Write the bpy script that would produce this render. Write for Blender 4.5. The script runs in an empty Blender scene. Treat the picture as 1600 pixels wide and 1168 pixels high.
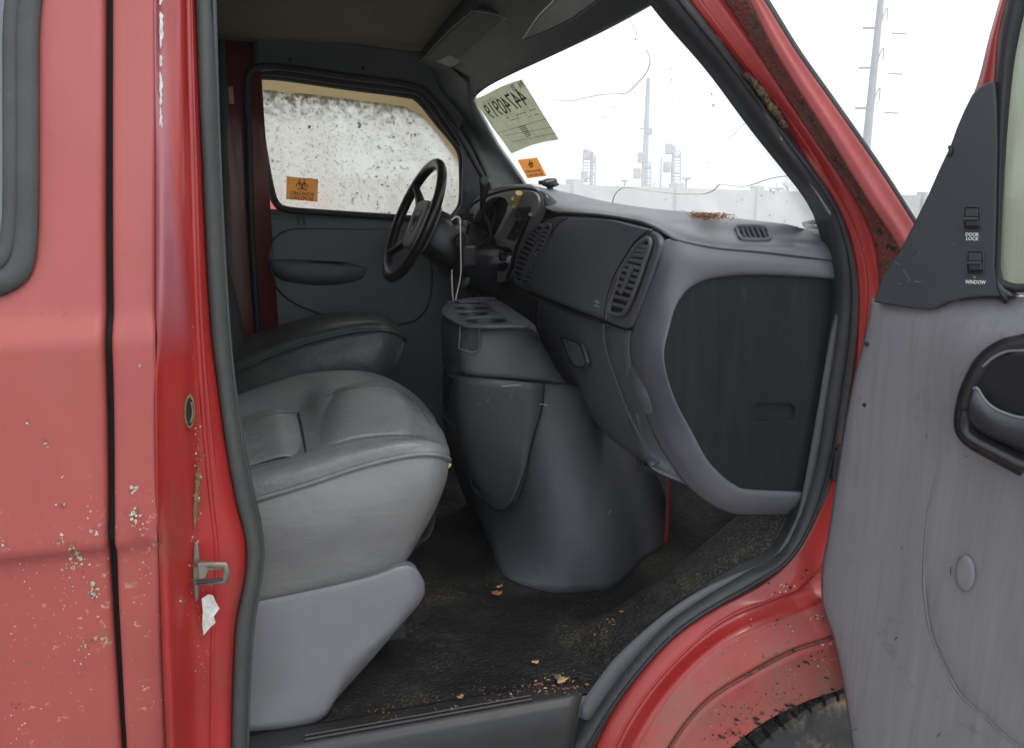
import bpy, bmesh, math, random
from mathutils import Vector, Matrix
random.seed(7)
V = Vector
C = bpy.context.scene.collection
# ------------------------------------------------------------------ camera
PS, TH, F = math.radians(15.4), math.radians(12.4), 1155.0
CAM = V((0, -1.05, 1.5))
fw = V((math.sin(PS)*math.cos(TH), math.cos(PS)*math.cos(TH), -math.sin(TH)))
rt = V((math.cos(PS), -math.sin(PS), 0)); up = rt.cross(fw)
cd = bpy.data.cameras.new('camera'); cam = bpy.data.objects.new('camera', cd); C.objects.link(cam)
cam.matrix_world = Matrix(((rt.x, up.x, -fw.x, CAM.x), (rt.y, up.y, -fw.y, CAM.y), (rt.z, up.z, -fw.z, CAM.z), (0, 0, 0, 1)))
cd.sensor_width = 36; cd.lens = F/1600*36; cd.clip_start = .02; cd.clip_end = 2000
bpy.context.scene.camera = cam
# ------------------------------------------------------------------ sky, sun, exposure
W = bpy.data.worlds.new('World'); bpy.context.scene.world = W; W.use_nodes = True
nt = W.node_tree; bg = nt.nodes['Background']
sky = nt.nodes.new('ShaderNodeTexSky'); sky.sky_type = 'NISHITA'; sky.sun_disc = False
sky.sun_elevation = math.radians(52); sky.sun_rotation = math.radians(150)
mx = nt.nodes.new('ShaderNodeMix'); mx.data_type = 'RGBA'; mx.inputs[0].default_value = .9
nt.links.new(sky.outputs[0], mx.inputs[6]); mx.inputs[7].default_value = (9.3, 9.75, 10.3, 1)   # overcast cloud deck
nt.links.new(mx.outputs[2], bg.inputs[0]); bg.inputs[1].default_value = .1
sd = bpy.data.lights.new('sun', 'SUN'); sun = bpy.data.objects.new('sun', sd); C.objects.link(sun)
sd.energy = .9; sd.angle = math.radians(20); sd.color = (1, .96, .9)
sv = V((math.sin(math.radians(150))*math.cos(math.radians(52)), math.cos(math.radians(150))*math.cos(math.radians(52)), math.sin(math.radians(52))))
sun.rotation_euler = sv.to_track_quat('Z', 'Y').to_euler()
vs = bpy.context.scene.view_settings
vs.view_transform = 'Standard'; vs.look = 'None'; vs.gamma = 1; vs.exposure = .92

# ------------------------------------------------------------------ picture -> place helpers
def ray(px, py): return fw + rt*((px-800)/F) - up*((py-584)/F)
def P(px, py, y): d = ray(px, py); return CAM + d*((y-CAM.y)/d.y)
def PX(px, py, x): d = ray(px, py); return CAM + d*((x-CAM.x)/d.x)
def PZ(px, py, z): d = ray(px, py); return CAM + d*((z-CAM.z)/d.z)
def PP(px, py, p0, n): d = ray(px, py); return CAM + d*((p0-CAM).dot(n)/d.dot(n))
WN = V((1, 0, .8)).normalized(); W0 = V((2.085, 0, 0))
def WS(px, py, off=0): return PP(px, py, W0 - WN*off, WN)          # windscreen plane
A = math.radians(20); DD = V((math.sin(A), -math.cos(A), 0)); DN = V((-math.cos(A), -math.sin(A), 0))
D0 = P(1345, 560, -.015)
def DR(px, py, off=0): return PP(px, py, D0 + DN*off, DN)           # open door, inner face
def yb(z):                                                          # body side profile
    t = [(0.2, .11), (.6, .07), (1.035, .014), (1.055, 0), (1.335, .002), (1.37, .018), (1.8, .074), (2.2, .15)]
    if z <= t[0][0]: return t[0][1]
    for (a, b), (c, d) in zip(t, t[1:]):
        if z <= c: return b + (d-b)*(z-a)/(c-a)
    return t[-1][1]
def SB(px, py, off=0):
    y = 0
    for _ in range(8): y = yb(P(px, py, y).z) + off
    return P(px, py, y)
def Ys(pts, y): return [P(a, b, y) for a, b in pts]
def Xs(pts, x): return [PX(a, b, x) for a, b in pts]
def P3(pts): return [P(a, b, y) for a, b, y in pts]

# ------------------------------------------------------------------ mesh helpers
def cr(p0, p1, p2, p3, t):
    return .5*((2*p1) + (p2-p0)*t + (2*p0-5*p1+4*p2-p3)*t*t + (3*p1-p0-3*p2+p3)*t**3)
def dense(pts, k=8, closed=False):
    n = len(pts); out = []
    if closed:
        for i in range(n):
            for j in range(k): out.append(cr(pts[i-1], pts[i], pts[(i+1) % n], pts[(i+2) % n], j/k))
        return out
    if n < 3: return [pts[0].lerp(pts[-1], j/k) for j in range(k+1)]
    for i in range(n-1):
        a = pts[i-1] if i else 2*pts[0]-pts[1]; d = pts[i+2] if i+2 < n else 2*pts[-1]-pts[-2]
        for j in range(k): out.append(cr(a, pts[i], pts[i+1], d, j/k))
    out.append(pts[-1]); return out
def resample(pts, n, smooth=True):
    q = dense(pts, 10) if smooth else pts
    L = [0]
    for a, b in zip(q, q[1:]): L.append(L[-1]+(b-a).length)
    out = []; j = 0
    for i in range(n):
        s = L[-1]*i/(n-1)
        while j < len(q)-2 and L[j+1] < s: j += 1
        d = L[j+1]-L[j]; out.append(q[j].lerp(q[j+1], (s-L[j])/d if d else 0))
    return out
def finish(bm, name, mat, parent=None, smooth=True, bev=0, solid=0, sub=0, face_cam=True, ang=40, seg=2):
    bm.normal_update()
    if face_cam:
        s = 0
        for f in bm.faces: s += f.normal.dot(CAM-f.calc_center_median())*f.calc_area()
        if s < 0: bmesh.ops.reverse_faces(bm, faces=bm.faces[:])
    me = bpy.data.meshes.new(name); bm.to_mesh(me); bm.free()
    o = bpy.data.objects.new(name, me); C.objects.link(o)
    if mat: me.materials.append(mat)
    if solid: m = o.modifiers.new('s', 'SOLIDIFY'); m.thickness = solid; m.offset = -1
    if bev: m = o.modifiers.new('b', 'BEVEL'); m.width = bev; m.segments = seg; m.limit_method = 'ANGLE'; m.angle_limit = math.radians(ang)
    if sub: m = o.modifiers.new('u', 'SUBSURF'); m.levels = sub; m.render_levels = sub
    if smooth:
        for p in me.polygons: p.use_smooth = True
        if bev or ang < 180:
            e = bmesh.new(); e.from_mesh(me)
            for ed in e.edges:
                if len(ed.link_faces) == 2 and ed.calc_face_angle(0) > math.radians(ang): ed.smooth = False
            e.to_mesh(me); e.free()
    if parent: par(o, parent)
    return o
def par(o, p):
    o.parent = p; bpy.context.view_layer.update() if False else None
    o.matrix_parent_inverse = Matrix.Translation(-p.location) if p.type == 'EMPTY' else Matrix.Identity(4)
    return o
def loft(curves, name, mat, parent=None, n=24, m=4, across=True, solid=.004, smooth=True, face_cam=True, disp=None, ang=180, samp=True, **kw):
    R = [resample(c, n, samp) for c in curves]
    rows = []
    for i in range(len(R)-1):
        for j in range(m):
            t = j/m; row = []
            for k in range(n):
                if across:
                    a = R[i-1][k] if i else 2*R[0][k]-R[1][k]
                    d = R[i+2][k] if i+2 < len(R) else 2*R[-1][k]-R[-2][k]
                    row.append(cr(a, R[i][k], R[i+1][k], d, t))
                else: row.append(R[i][k].lerp(R[i+1][k], t))
            rows.append(row)
    rows.append(R[-1])
    bm = bmesh.new()
    vv = [[bm.verts.new(disp(p) if disp else p) for p in row] for row in rows]
    for a, b in zip(vv, vv[1:]):
        for k in range(n-1): bm.faces.new((a[k], a[k+1], b[k+1], b[k]))
    return finish(bm, name, mat, parent, smooth, solid=solid, face_cam=face_cam, ang=ang, **kw)
def plate(pts, name, mat, parent=None, t=.01, bev=.002, closed_smooth=False, k=5, away=None, dome=0, ang=35, smooth=True, seg=2):
    """flat outline -> solid plate of thickness t, extruded away from the viewer's side"""
    q = dense(pts, k, True) if closed_smooth else pts
    bm = bmesh.new(); vs_ = [bm.verts.new(p) for p in q]; f = bm.faces.new(vs_); bm.normal_update()
    c = f.calc_center_median(); nn = f.normal.copy()
    if nn.dot(CAM-c) < 0: bmesh.ops.reverse_faces(bm, faces=[f]); nn = -nn
    d = away if away else -nn*t
    r = bmesh.ops.extrude_face_region(bm, geom=[f])
    bmesh.ops.translate(bm, vec=d, verts=[v for v in r['geom'] if isinstance(v, bmesh.types.BMVert)])
    bmesh.ops.recalc_face_normals(bm, faces=bm.faces[:])
    return finish(bm, name, mat, parent, smooth, bev=bev, face_cam=False, ang=ang, seg=seg)
def sweep_bm(bm, pts, w, h=None, closed=False, ref=None, sides=8, taper=None, k=6, smooth=True):
    q = (dense(pts, k, closed) if smooth else pts); h = h or w; rings = []; n = len(q)
    prev = None
    for i, p in enumerate(q):
        if closed: t = (q[(i+1) % n]-q[i-1])
        else: t = (q[min(i+1, n-1)]-q[max(i-1, 0)])
        t.normalize()
        a = ref if ref is not None else (prev if prev is not None else V((0, 0, 1)) if abs(t.z) < .9 else V((1, 0, 0)))
        a = (a - t*a.dot(t)).normalized(); b = t.cross(a); prev = a
        s = taper(i/(n-1)) if taper else 1
        rings.append([bm.verts.new(p + a*(math.cos(2*math.pi*j/sides)*h*s) + b*(math.sin(2*math.pi*j/sides)*w*s)) for j in range(sides)])
    for i in range(n if closed else n-1):
        r0, r1 = rings[i], rings[(i+1) % n]
        for j in range(sides): bm.faces.new((r0[j], r0[(j+1) % sides], r1[(j+1) % sides], r1[j]))
    if not closed: bm.faces.new(rings[0][::-1]); bm.faces.new(rings[-1])
def sweep(pts, name, mat, parent=None, w=.004, h=None, **kw):
    bm = bmesh.new(); sweep_bm(bm, pts, w, h, **kw); bmesh.ops.recalc_face_normals(bm, faces=bm.faces[:])
    return finish(bm, name, mat, parent, face_cam=False, ang=80)
def box_bm(bm, c, sx, sy, sz, ax=None):
    ax = ax or (V((1, 0, 0)), V((0, 1, 0)), V((0, 0, 1)))
    v = [bm.verts.new(c + ax[0]*(sx/2*i) + ax[1]*(sy/2*j) + ax[2]*(sz/2*k)) for i in (-1, 1) for j in (-1, 1) for k in (-1, 1)]
    for f in ((0, 1, 3, 2), (4, 6, 7, 5), (0, 4, 5, 1), (2, 3, 7, 6), (0, 2, 6, 4), (1, 5, 7, 3)): bm.faces.new([v[i] for i in f])
def box(c, sx, sy, sz, name, mat, parent=None, ax=None, bev=.004):
    bm = bmesh.new(); box_bm(bm, V(c), sx, sy, sz, ax); bmesh.ops.recalc_face_normals(bm, faces=bm.faces[:])
    return finish(bm, name, mat, parent, bev=bev, face_cam=False, seg=3)
def lathe_bm(bm, c, ax, prof, seg=24, ref=None):
    ax = ax.normalized(); a = (ref or (V((0, 0, 1)) if abs(ax.z) < .9 else V((1, 0, 0)))); a = (a-ax*a.dot(ax)).normalized(); b = ax.cross(a)
    rs = [[bm.verts.new(c + ax*h + (a*math.cos(2*math.pi*j/seg)+b*math.sin(2*math.pi*j/seg))*r) for j in range(seg)] for r, h in prof]
    for r0, r1 in zip(rs, rs[1:]):
        for j in range(seg): bm.faces.new((r0[j], r0[(j+1) % seg], r1[(j+1) % seg], r1[j]))
    bm.faces.new(rs[0][::-1]); bm.faces.new(rs[-1])
def lathe(c, ax, prof, name, mat, parent=None, seg=24, ang=35):
    bm = bmesh.new(); lathe_bm(bm, c, ax, prof, seg); bmesh.ops.recalc_face_normals(bm, faces=bm.faces[:])
    return finish(bm, name, mat, parent, face_cam=False, ang=ang)
def cut(o, cutter):
    """boolean difference, applied"""
    m = o.modifiers.new('c', 'BOOLEAN'); m.object = cutter; m.operation = 'DIFFERENCE'; m.solver = 'EXACT'
    if o.modifiers.find('b') >= 0:
        o.modifiers.move(len(o.modifiers)-1, 0)
    bv = o.modifiers.get('b'); sh = None
    if bv: bv.show_viewport = False; bv.show_render = False
    bpy.context.view_layer.update()
    dg = bpy.context.evaluated_depsgraph_get(); me = bpy.data.meshes.new_from_object(o.evaluated_get(dg))
    o.modifiers.remove(m); o.data = me
    if bv: bv.show_viewport = True; bv.show_render = True
    bpy.data.objects.remove(cutter)
    return o
def text(s, name, mat, parent, a, b, nrm, mirror=False, depth=.0006, height=None, bold=0, off=.001):
    """lettering whose baseline runs a->b on a surface with normal nrm (towards the reader)"""
    cu = bpy.data.curves.new(name, 'FONT'); cu.body = s; cu.extrude = depth/2; cu.offset = bold; cu.size = 1; cu.resolution_u = 3
    tmp = bpy.data.objects.new('tmp', cu); C.objects.link(tmp); bpy.context.view_layer.update()
    me = bpy.data.meshes.new_from_object(tmp.evaluated_get(bpy.context.evaluated_depsgraph_get()))
    bpy.data.objects.remove(tmp)
    xs = [v.co.x for v in me.vertices]; ys = [v.co.y for v in me.vertices]
    x0, x1, y0, y1 = min(xs), max(xs), min(ys), max(ys)
    X = b-a; L = X.length; X = X.normalized(); U = nrm.cross(X).normalized()
    if U.z < 0: U = -U
    hs = (height/(y1-y0)) if height else L/(x1-x0)
    for v in me.vertices:
        x = (v.co.x-x0)/(x1-x0)
        if mirror: x = 1-x
        v.co = a + X*(x*L) + U*((v.co.y-y0)*hs) + nrm*(off + (v.co.z if True else 0))
    o = bpy.data.objects.new(name, me); C.objects.link(o)
    me.materials.clear(); me.materials.append(mat)
    if parent: par(o, parent)
    return o
from mathutils.bvhtree import BVHTree
def surf(*objs):
    """returns f(px, py, d): the point on these meshes seen at a pixel, lifted d towards the viewer"""
    vs_, ps = [], []
    for o in objs:
        k = len(vs_); vs_ += [v.co.copy() for v in o.data.vertices]; ps += [[k+i for i in p.vertices] for p in o.data.polygons]
    t = BVHTree.FromPolygons(vs_, ps)
    def f(px, py, d=0):
        dr_ = ray(px, py).normalized(); h = t.ray_cast(CAM, dr_)
        if h[0] is None: return None
        n = h[1] if h[1].dot(dr_) < 0 else -h[1]
        return h[0]+n*d
    return f
def empty(name, loc, label, cat, group=None):
    o = bpy.data.objects.new(name, None); C.objects.link(o); o.location = loc; o.empty_display_size = .1
    return tag(o, label, cat, group)
def tag(o, label, cat, group=None):
    o['label'] = label; o['category'] = cat
    if group: o['group'] = group
    return o
def struct(o, kind='structure'): o['kind'] = kind; return o

# ------------------------------------------------------------------ materials
def pmat(name, base, rough=.6, var=.12, scale=6, bump=0, bscale=400, tint_layers=(), coat=0, spec=.5, metal=0, stretch=(1, 1, 1), bdist=.001, bump2=None):
    """tint_layers (colour, lo, hi, scale, stretch, zmin/zmax fade or None)"""
    m = bpy.data.materials.new(name); m.use_nodes = True; t = m.node_tree; N = t.nodes.new; L = t.links.new
    b = t.nodes['Principled BSDF']; b.inputs['Roughness'].default_value = rough
    b.inputs['Coat Weight'].default_value = coat; b.inputs['Coat Roughness'].default_value = .12
    b.inputs['Specular IOR Level'].default_value = spec; b.inputs['Metallic'].default_value = metal
    tc = N('ShaderNodeTexCoord')
    def noise(sc, st=(1, 1, 1), det=6, rg=.6):
        mp = N('ShaderNodeMapping'); mp.inputs['Scale'].default_value = st; L(tc.outputs['Object'], mp.inputs[0])
        n = N('ShaderNodeTexNoise'); n.inputs['Scale'].default_value = sc; n.inputs['Detail'].default_value = det; n.inputs['Roughness'].default_value = rg
        L(mp.outputs[0], n.inputs[0]); return n.outputs['Fac']
    def ramp(sock, a, c):
        r = N('ShaderNodeMapRange'); r.inputs[1].default_value = a; r.inputs[2].default_value = c; r.clamp = True; L(sock, r.inputs[0]); return r.outputs[0]
    def mix(fac, c1, c2):
        x = N('ShaderNodeMix'); x.data_type = 'RGBA'
        L(fac, x.inputs[0])
        if isinstance(c1, tuple): x.inputs[6].default_value = (*c1, 1)
        else: L(c1, x.inputs[6])
        if isinstance(c2, tuple): x.inputs[7].default_value = (*c2, 1)
        else: L(c2, x.inputs[7])
        return x.outputs[2]
    lo = tuple(v*(1-var) for v in base); hi = tuple(min(1, v*(1+var)) for v in base)
    col = mix(ramp(noise(scale, stretch), .3, .7), lo, hi)
    dm = None
    for d in tint_layers:
        dc, a, c, sc, st = d[:5]
        f = ramp(noise(sc, st, 8, .65), a, c)
        if len(d) > 5 and d[5]:
            for axis, z0, z1 in d[5]:
                if axis > 2:
                    g = ramp(noise(axis), z0, z1); mu = N('ShaderNodeMath'); mu.operation = 'MULTIPLY'; L(f, mu.inputs[0]); L(g, mu.inputs[1]); f = mu.outputs[0]; continue
                sx = N('ShaderNodeSeparateXYZ'); L(tc.outputs['Object'], sx.inputs[0])
                g = ramp(sx.outputs[axis], z0, z1); mu = N('ShaderNodeMath'); mu.operation = 'MULTIPLY'; L(f, mu.inputs[0]); L(g, mu.inputs[1]); f = mu.outputs[0]
        col = mix(f, col, dc); dm = f
    L(col, b.inputs['Base Color'])
    rr = N('ShaderNodeMapRange'); rr.inputs[3].default_value = max(.02, rough-.08); rr.inputs[4].default_value = min(1, rough+.1); L(noise(scale*2.5), rr.inputs[0]); L(rr.outputs[0], b.inputs['Roughness'])
    if bump:
        bp = N('ShaderNodeBump'); bp.inputs['Strength'].default_value = bump; bp.inputs['Distance'].default_value = bdist
        L(noise(bscale, (1, 1, 1), 3), bp.inputs['Height']); L(bp.outputs[0], b.inputs['Normal'])
        if bump2:
            b2_ = N('ShaderNodeBump'); b2_.inputs['Strength'].default_value = 1; b2_.inputs['Distance'].default_value = bump2[1]
            L(noise(bump2[0], bump2[2], 4), b2_.inputs['Height']); L(b2_.outputs[0], bp.inputs['Normal'])
    return m
M = {}
CREAM = (.55, .5, .36)
M['ext'] = pmat('faded_red_paint', (.35, .074, .068), .5, .09, 2.2, bump=.08, bscale=60, coat=.08, tint_layers=[
    ((.40, .115, .105), .5, .8, 1.3, (1, 1, .4)), ((.27, .07, .05), .58, .72, 16, (1, 1, 1), [(4.5, .45, .62)]),
    ((.33, .07, .06), .52, .75, 5, (1, 1, 1)), ((.30, .06, .055), .63, .7, 38, (1, 1, 1)),
    (CREAM, .60, .66, 75, (1, 1, 1), [(2, 1.2, 1.0), (9, .50, .62)]), ((.22, .13, .07), .60, .64, 110, (1, 1, 1), [(2, 1.2, 1.0), (9.5, .52, .6)]), ((.40, .30, .16), .67, .72, 150, (1, 1, 1), [(2, 1.15, .9)])])
M['jamb'] = pmat('glossy_red_jamb_paint', (.31, .018, .016), .42, .14, 5, coat=.35, tint_layers=[
    ((.31, .085, .10), .0, .05, 3, (1, 1, 1), [(2, 1.30, 1.38), (0, -.158, -.168)]), ((.20, .05, .03), .5, .7, 12, (1, 1, .3), [(2, 1.36, 1.25), (0, .3, .2)]),  # first layer paints the upper jamb's pinkish reflection into the colour; second is grime
    ((.30, .03, .025), .55, .8, 9, (1, 1, .3)), ((.42, .3, .2), .69, .74, 90, (1, 1, .5)), ((.09, .03, .02), .70, .76, 30, (1, 1, .4))])
M['pill'] = pmat('pillar_faded_paint', (.40, .085, .085), .5, .08, 14, bump=.05, bscale=90, tint_layers=[((.36, .05, .045), .5, .8, 20, (1, 1, 1)), (CREAM, .7, .74, 160, (1, 1, 1))])
M['moss'] = pmat('mossy_red_channel', (.20, .035, .03), .85, .3, 30, bump=.9, bscale=180, bdist=.004, tint_layers=[((.10, .045, .03), .4, .62, 30, (1, 1, 1)), ((.05, .035, .022), .5, .62, 60, (1, 1, 1)), ((.012, .012, .008), .5, .6, 60, (1, 1, 1), [(13, .54, .60)]), ((.28, .17, .09), .60, .66, 260, (1, 1, 1))])
M['inred'] = pmat('shaded_red_paint', (.10, .006, .006), .4, .2, 5, coat=.2)  # same red as the jamb, interior shade put into a darker colour
M['dullred'] = pmat('dusty_red_paint', (.31, .055, .048), .6, .15, 7, bump=.08, bscale=80, tint_layers=[((.20, .095, .07), .42, .72, 9, (1, 1, 1)), ((.10, .05, .035), .6, .72, 50, (1, 1, 1)), ((.03, .02, .015), .68, .70, 42, (1, 1, .6)), (CREAM, .72, .75, 120, (1, 1, 1))])
M['rub'] = pmat('weather_rubber', (.045, .048, .047), .62, .2, 12, bump=.1, bscale=300, tint_layers=[((.12, .12, .11), .62, .9, 60, (1, 1, 1))])
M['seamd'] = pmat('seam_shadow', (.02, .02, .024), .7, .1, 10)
M['rubd'] = pmat('black_rubber', (.012, .012, .014), .55, .3, 20, tint_layers=[((.06, .06, .05), .66, .8, 70, (1, 1, 1))])
M['gap'] = pmat('gap_rubber', (.010, .008, .008), .8, .2, 10)
M['dash'] = pmat('grey_vinyl', (.100, .101, .115), .52, .08, 5, bump=.28, bscale=700, bdist=.0006, tint_layers=[((.12, .12, .125), .58, .95, 11, (1, 1, 1)), ((.2, .2, .19), .735, .76, 120, (1, 1, 1))])
M['dash2'] = pmat('grey_vinyl_worn', (.094, .096, .107), .5, .1, 7, bump=.25, bscale=700, bdist=.0006, tint_layers=[((.13, .125, .11), .6, .95, 9, (1, 1, 2)), ((.2, .2, .19), .735, .76, 120, (1, 1, 1))])
M['dtop'] = pmat('dusty_dash_top', (.100, .101, .114), .42, .1, 6, bump=.25, bscale=700, bdist=.0006, tint_layers=[((.16, .158, .15), .45, .8, 7, (1, 1, 1), [(0, .98, .86)]), ((.3, .28, .24), .7, .74, 130, (1, 1, 1))])
M['bez'] = pmat('bezel_grey', (.30, .30, .29), .5, .08, 8)
M['rub2'] = pmat('black_door_rubber', (.022, .023, .025), .5, .3, 14, bump=.2, bscale=200, tint_layers=[((.09, .09, .085), .6, .8, 70, (1, 1, 1))])
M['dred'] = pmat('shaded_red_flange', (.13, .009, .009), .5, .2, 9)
M['dark'] = pmat('black_plastic', (.016, .016, .018), .45, .2, 12)
M['void'] = pmat('dark_void', (.004, .004, .005), .8, .2, 8)
M['endp'] = pmat('black_side_panel', (.011, .012, .014), .62, spec=.2, var=.18, scale=6, bump=.2, bscale=500, stretch=(6, 1, .6), tint_layers=[((.022, .023, .022), .45, .9, 8, (6, 1, .5)), ((.07, .07, .062), .55, .8, 40, (3, 1, .3), [(2, 1.31, 1.36), (6, .5, .65)]), ((.4, .36, .25), .755, .77, 90, (1, 1, 1))])
M['cons'] = pmat('console_plastic', (.066, .068, .077), .55, .12, 6, bump=.25, bscale=450, bdist=.0008, tint_layers=[((.09, .085, .07), .56, .95, 10, (1, 1, 1)), ((.3, .3, .3), .745, .765, 110, (1, 1, .5))])
M['trim'] = pmat('faded_grey_door_trim', (.178, .174, .186), .55, .07, 5, bump=.15, bscale=500, bdist=.0006, stretch=(6, 6, .5), tint_layers=[((.23, .222, .232), .5, .9, 9, (7, 7, .35)), ((.13, .127, .135), .5, .95, 13, (8, 8, .4)), ((.10, .09, .08), .62, .8, 12, (1, 1, 1)), ((.03, .03, .03), .74, .76, 70, (2, 2, .3))])
M['tri'] = pmat('dark_mirror_trim', (.036, .038, .046), .5, .12, 8, bump=.12, bscale=600, tint_layers=[((.07, .07, .07), .6, .9, 14, (1, 1, .5)), ((.25, .25, .25), .76, .78, 160, (1, 1, 1))])
M['leather'] = pmat('seat_leather', (.122, .130, .135), .42, .1, 6, bump=.4, bscale=260, bdist=.0012, bump2=(14, .006, (1, 1, 1)), tint_layers=[((.19, .19, .165), .5, .9, 7, (1, 1, 1)), ((.07, .07, .07), .68, .75, 30, (1, 1, 1))])
M['skirt'] = pmat('seat_side_vinyl', (.152, .152, .150), .5, .1, 5, bump=.3, bscale=350, bdist=.001, bump2=(5, .004, (1, 1, 2.5)), tint_layers=[((.115, .115, .122), .4, .75, 5, (1, 1, 2)), ((.3, .3, .3), .755, .77, 90, (1, 1, 1))])
M['pedes'] = pmat('pedestal_plastic', (.142, .142, .157), .5, .1, 5, bump=.2, bscale=300, tint_layers=[((.24, .21, .21), .55, .8, 16, (1, 1, .4), [(2, .8, .62)]), ((.12, .125, .13), .5, .8, 6, (1, 1, 1))])
M['seatseam'] = pmat('seat_stitching', (.05, .056, .06), .6, .1, 20)
M['dleather'] = pmat('shaded_seat_leather', (.05, .055, .055), .36, .15, 6, bump=.4, bscale=260, bdist=.0012, bump2=(10, .005, (1, 2, 1)), tint_layers=[((.10, .095, .075), .52, .85, 8, (1, 1, 1))])  # seat leather again, far-side shade put into its darker colour
M['mat'] = pmat('dirty_black_floor_mat', (.011, .011, .0112), .55, .3, 5, spec=.3, bump=1, bscale=150, bdist=.005, tint_layers=[((.028, .026, .022), .5, .75, 4, (1, 1, 1)), ((.15, .135, .105), .5, .68, 200, (1, 1, 1), [(4, .44, .62)]), ((.055, .05, .042), .5, .75, 26, (1, 1, 1), [(3.3, .48, .62)]), ((.17, .135, .09), .6, .85, 34, (1, 1, 1), [(4.2, .52, .72)])], bump2=(11, .012, (1, 1, 1)))
M['step'] = pmat('black_step_plastic', (.018, .018, .019), .5, .2, 10, bump=.1, bscale=300, tint_layers=[((.16, .13, .09), .62, .75, 26, (.5, 1, 3), [(2, .585, .62)]), ((.2, .2, .2), .74, .76, 60, (1, 1, .4))])
M['head'] = pmat('headliner_fabric', (.155, .135, .085), .95, .1, 5, bump=.3, bscale=900, tint_layers=[((.11, .1, .065), .5, .9, 4, (1, 1, 1))])
M['gtrim'] = pmat('dark_grey_trim', (.062, .07, .07), .55, .08, 5, bump=.1, bscale=600)
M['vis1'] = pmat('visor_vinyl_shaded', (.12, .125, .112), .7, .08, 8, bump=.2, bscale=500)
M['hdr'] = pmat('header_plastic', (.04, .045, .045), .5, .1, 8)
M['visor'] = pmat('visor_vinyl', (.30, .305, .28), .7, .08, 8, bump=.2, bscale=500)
M['fdoor'] = pmat('driver_door_vinyl', (.125, .13, .138), .55, .08, 5, bump=.2, bscale=500, bdist=.0007)
M['white'] = pmat('white_print', (.8, .8, .8), .6, .05)
M['ink'] = pmat('black_ink', (.02, .02, .018), .7, .1)
M['paper'] = pmat('aged_paper', (.40, .41, .32), .8, .08, 30, tint_layers=[((.30, .31, .24), .5, .8, 24, (1, 1, 1)), ((.22, .22, .17), .64, .67, 30, (1, 6, 1))])
M['orange'] = pmat('orange_sticker', (.80, .26, .05), .6, .12, 40)
M['longc'] = pmat('crack_glint', (.62, .55, .34), .6, .2, 60)  # pale yellow paints in the light caught along the crack
M['tan'] = pmat('tan_foam', (.52, .38, .17), .8, .25, 60, bump=.5, bscale=200)
M['leaf'] = pmat('dry_leaf', (.30, .12, .055), .8, .6, 120)
M['steel'] = pmat('dirty_zinc', (.22, .20, .17), .45, .25, 60, metal=.6, tint_layers=[((.25, .18, .1), .5, .7, 80, (1, 1, 1))])
M['primer'] = pmat('grey_primer', (.5, .5, .48), .8, .3, 120, tint_layers=[((.2, .12, .08), .6, .75, 150, (1, 1, 1))])
M['crust'] = pmat('dried_mud_crust', (.15, .11, .06), .95, .4, 120, bump=1, bscale=300, bdist=.003)
M['tyre'] = pmat('tyre_rubber', (.035, .035, .036), .8, .3, 20, bump=.3, bscale=200, tint_layers=[((.22, .17, .11), .5, .75, 22, (1, 1, 1))])
M['wheelr'] = pmat('steering_rim', (.014, .014, .015), .3, .2, 12, tint_layers=[((.05, .05, .05), .6, .85, 20, (1, 1, 1))])
M['hub'] = pmat('steering_pad', (.22, .22, .222), .5, .1, 12)
M['cable'] = pmat('white_cable', (.55, .55, .53), .5, .1, 12)
M['conc'] = pmat('pale_concrete', (.5, .5, .49), .9, .1, 1.5)
M['galv'] = pmat('galvanised_steel', (.42, .43, .45), .6, .1, 2)
M['bark'] = pmat('bare_branches', (.2, .17, .14), .9, .2, 3)
M['asph'] = pmat('gravel_yard', (.25, .24, .22), .95, .25, .8, bump=.5, bscale=30, bdist=.02)
M['whitev'] = pmat('white_truck_paint', (.62, .62, .6), .5, .05, 1)
M['beige'] = pmat('beige_panel', (.45, .37, .24), .6, .08, 3)
M['stripe'] = pmat('red_stripe', (.6, .12, .1), .5, .05, 1)
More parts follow.
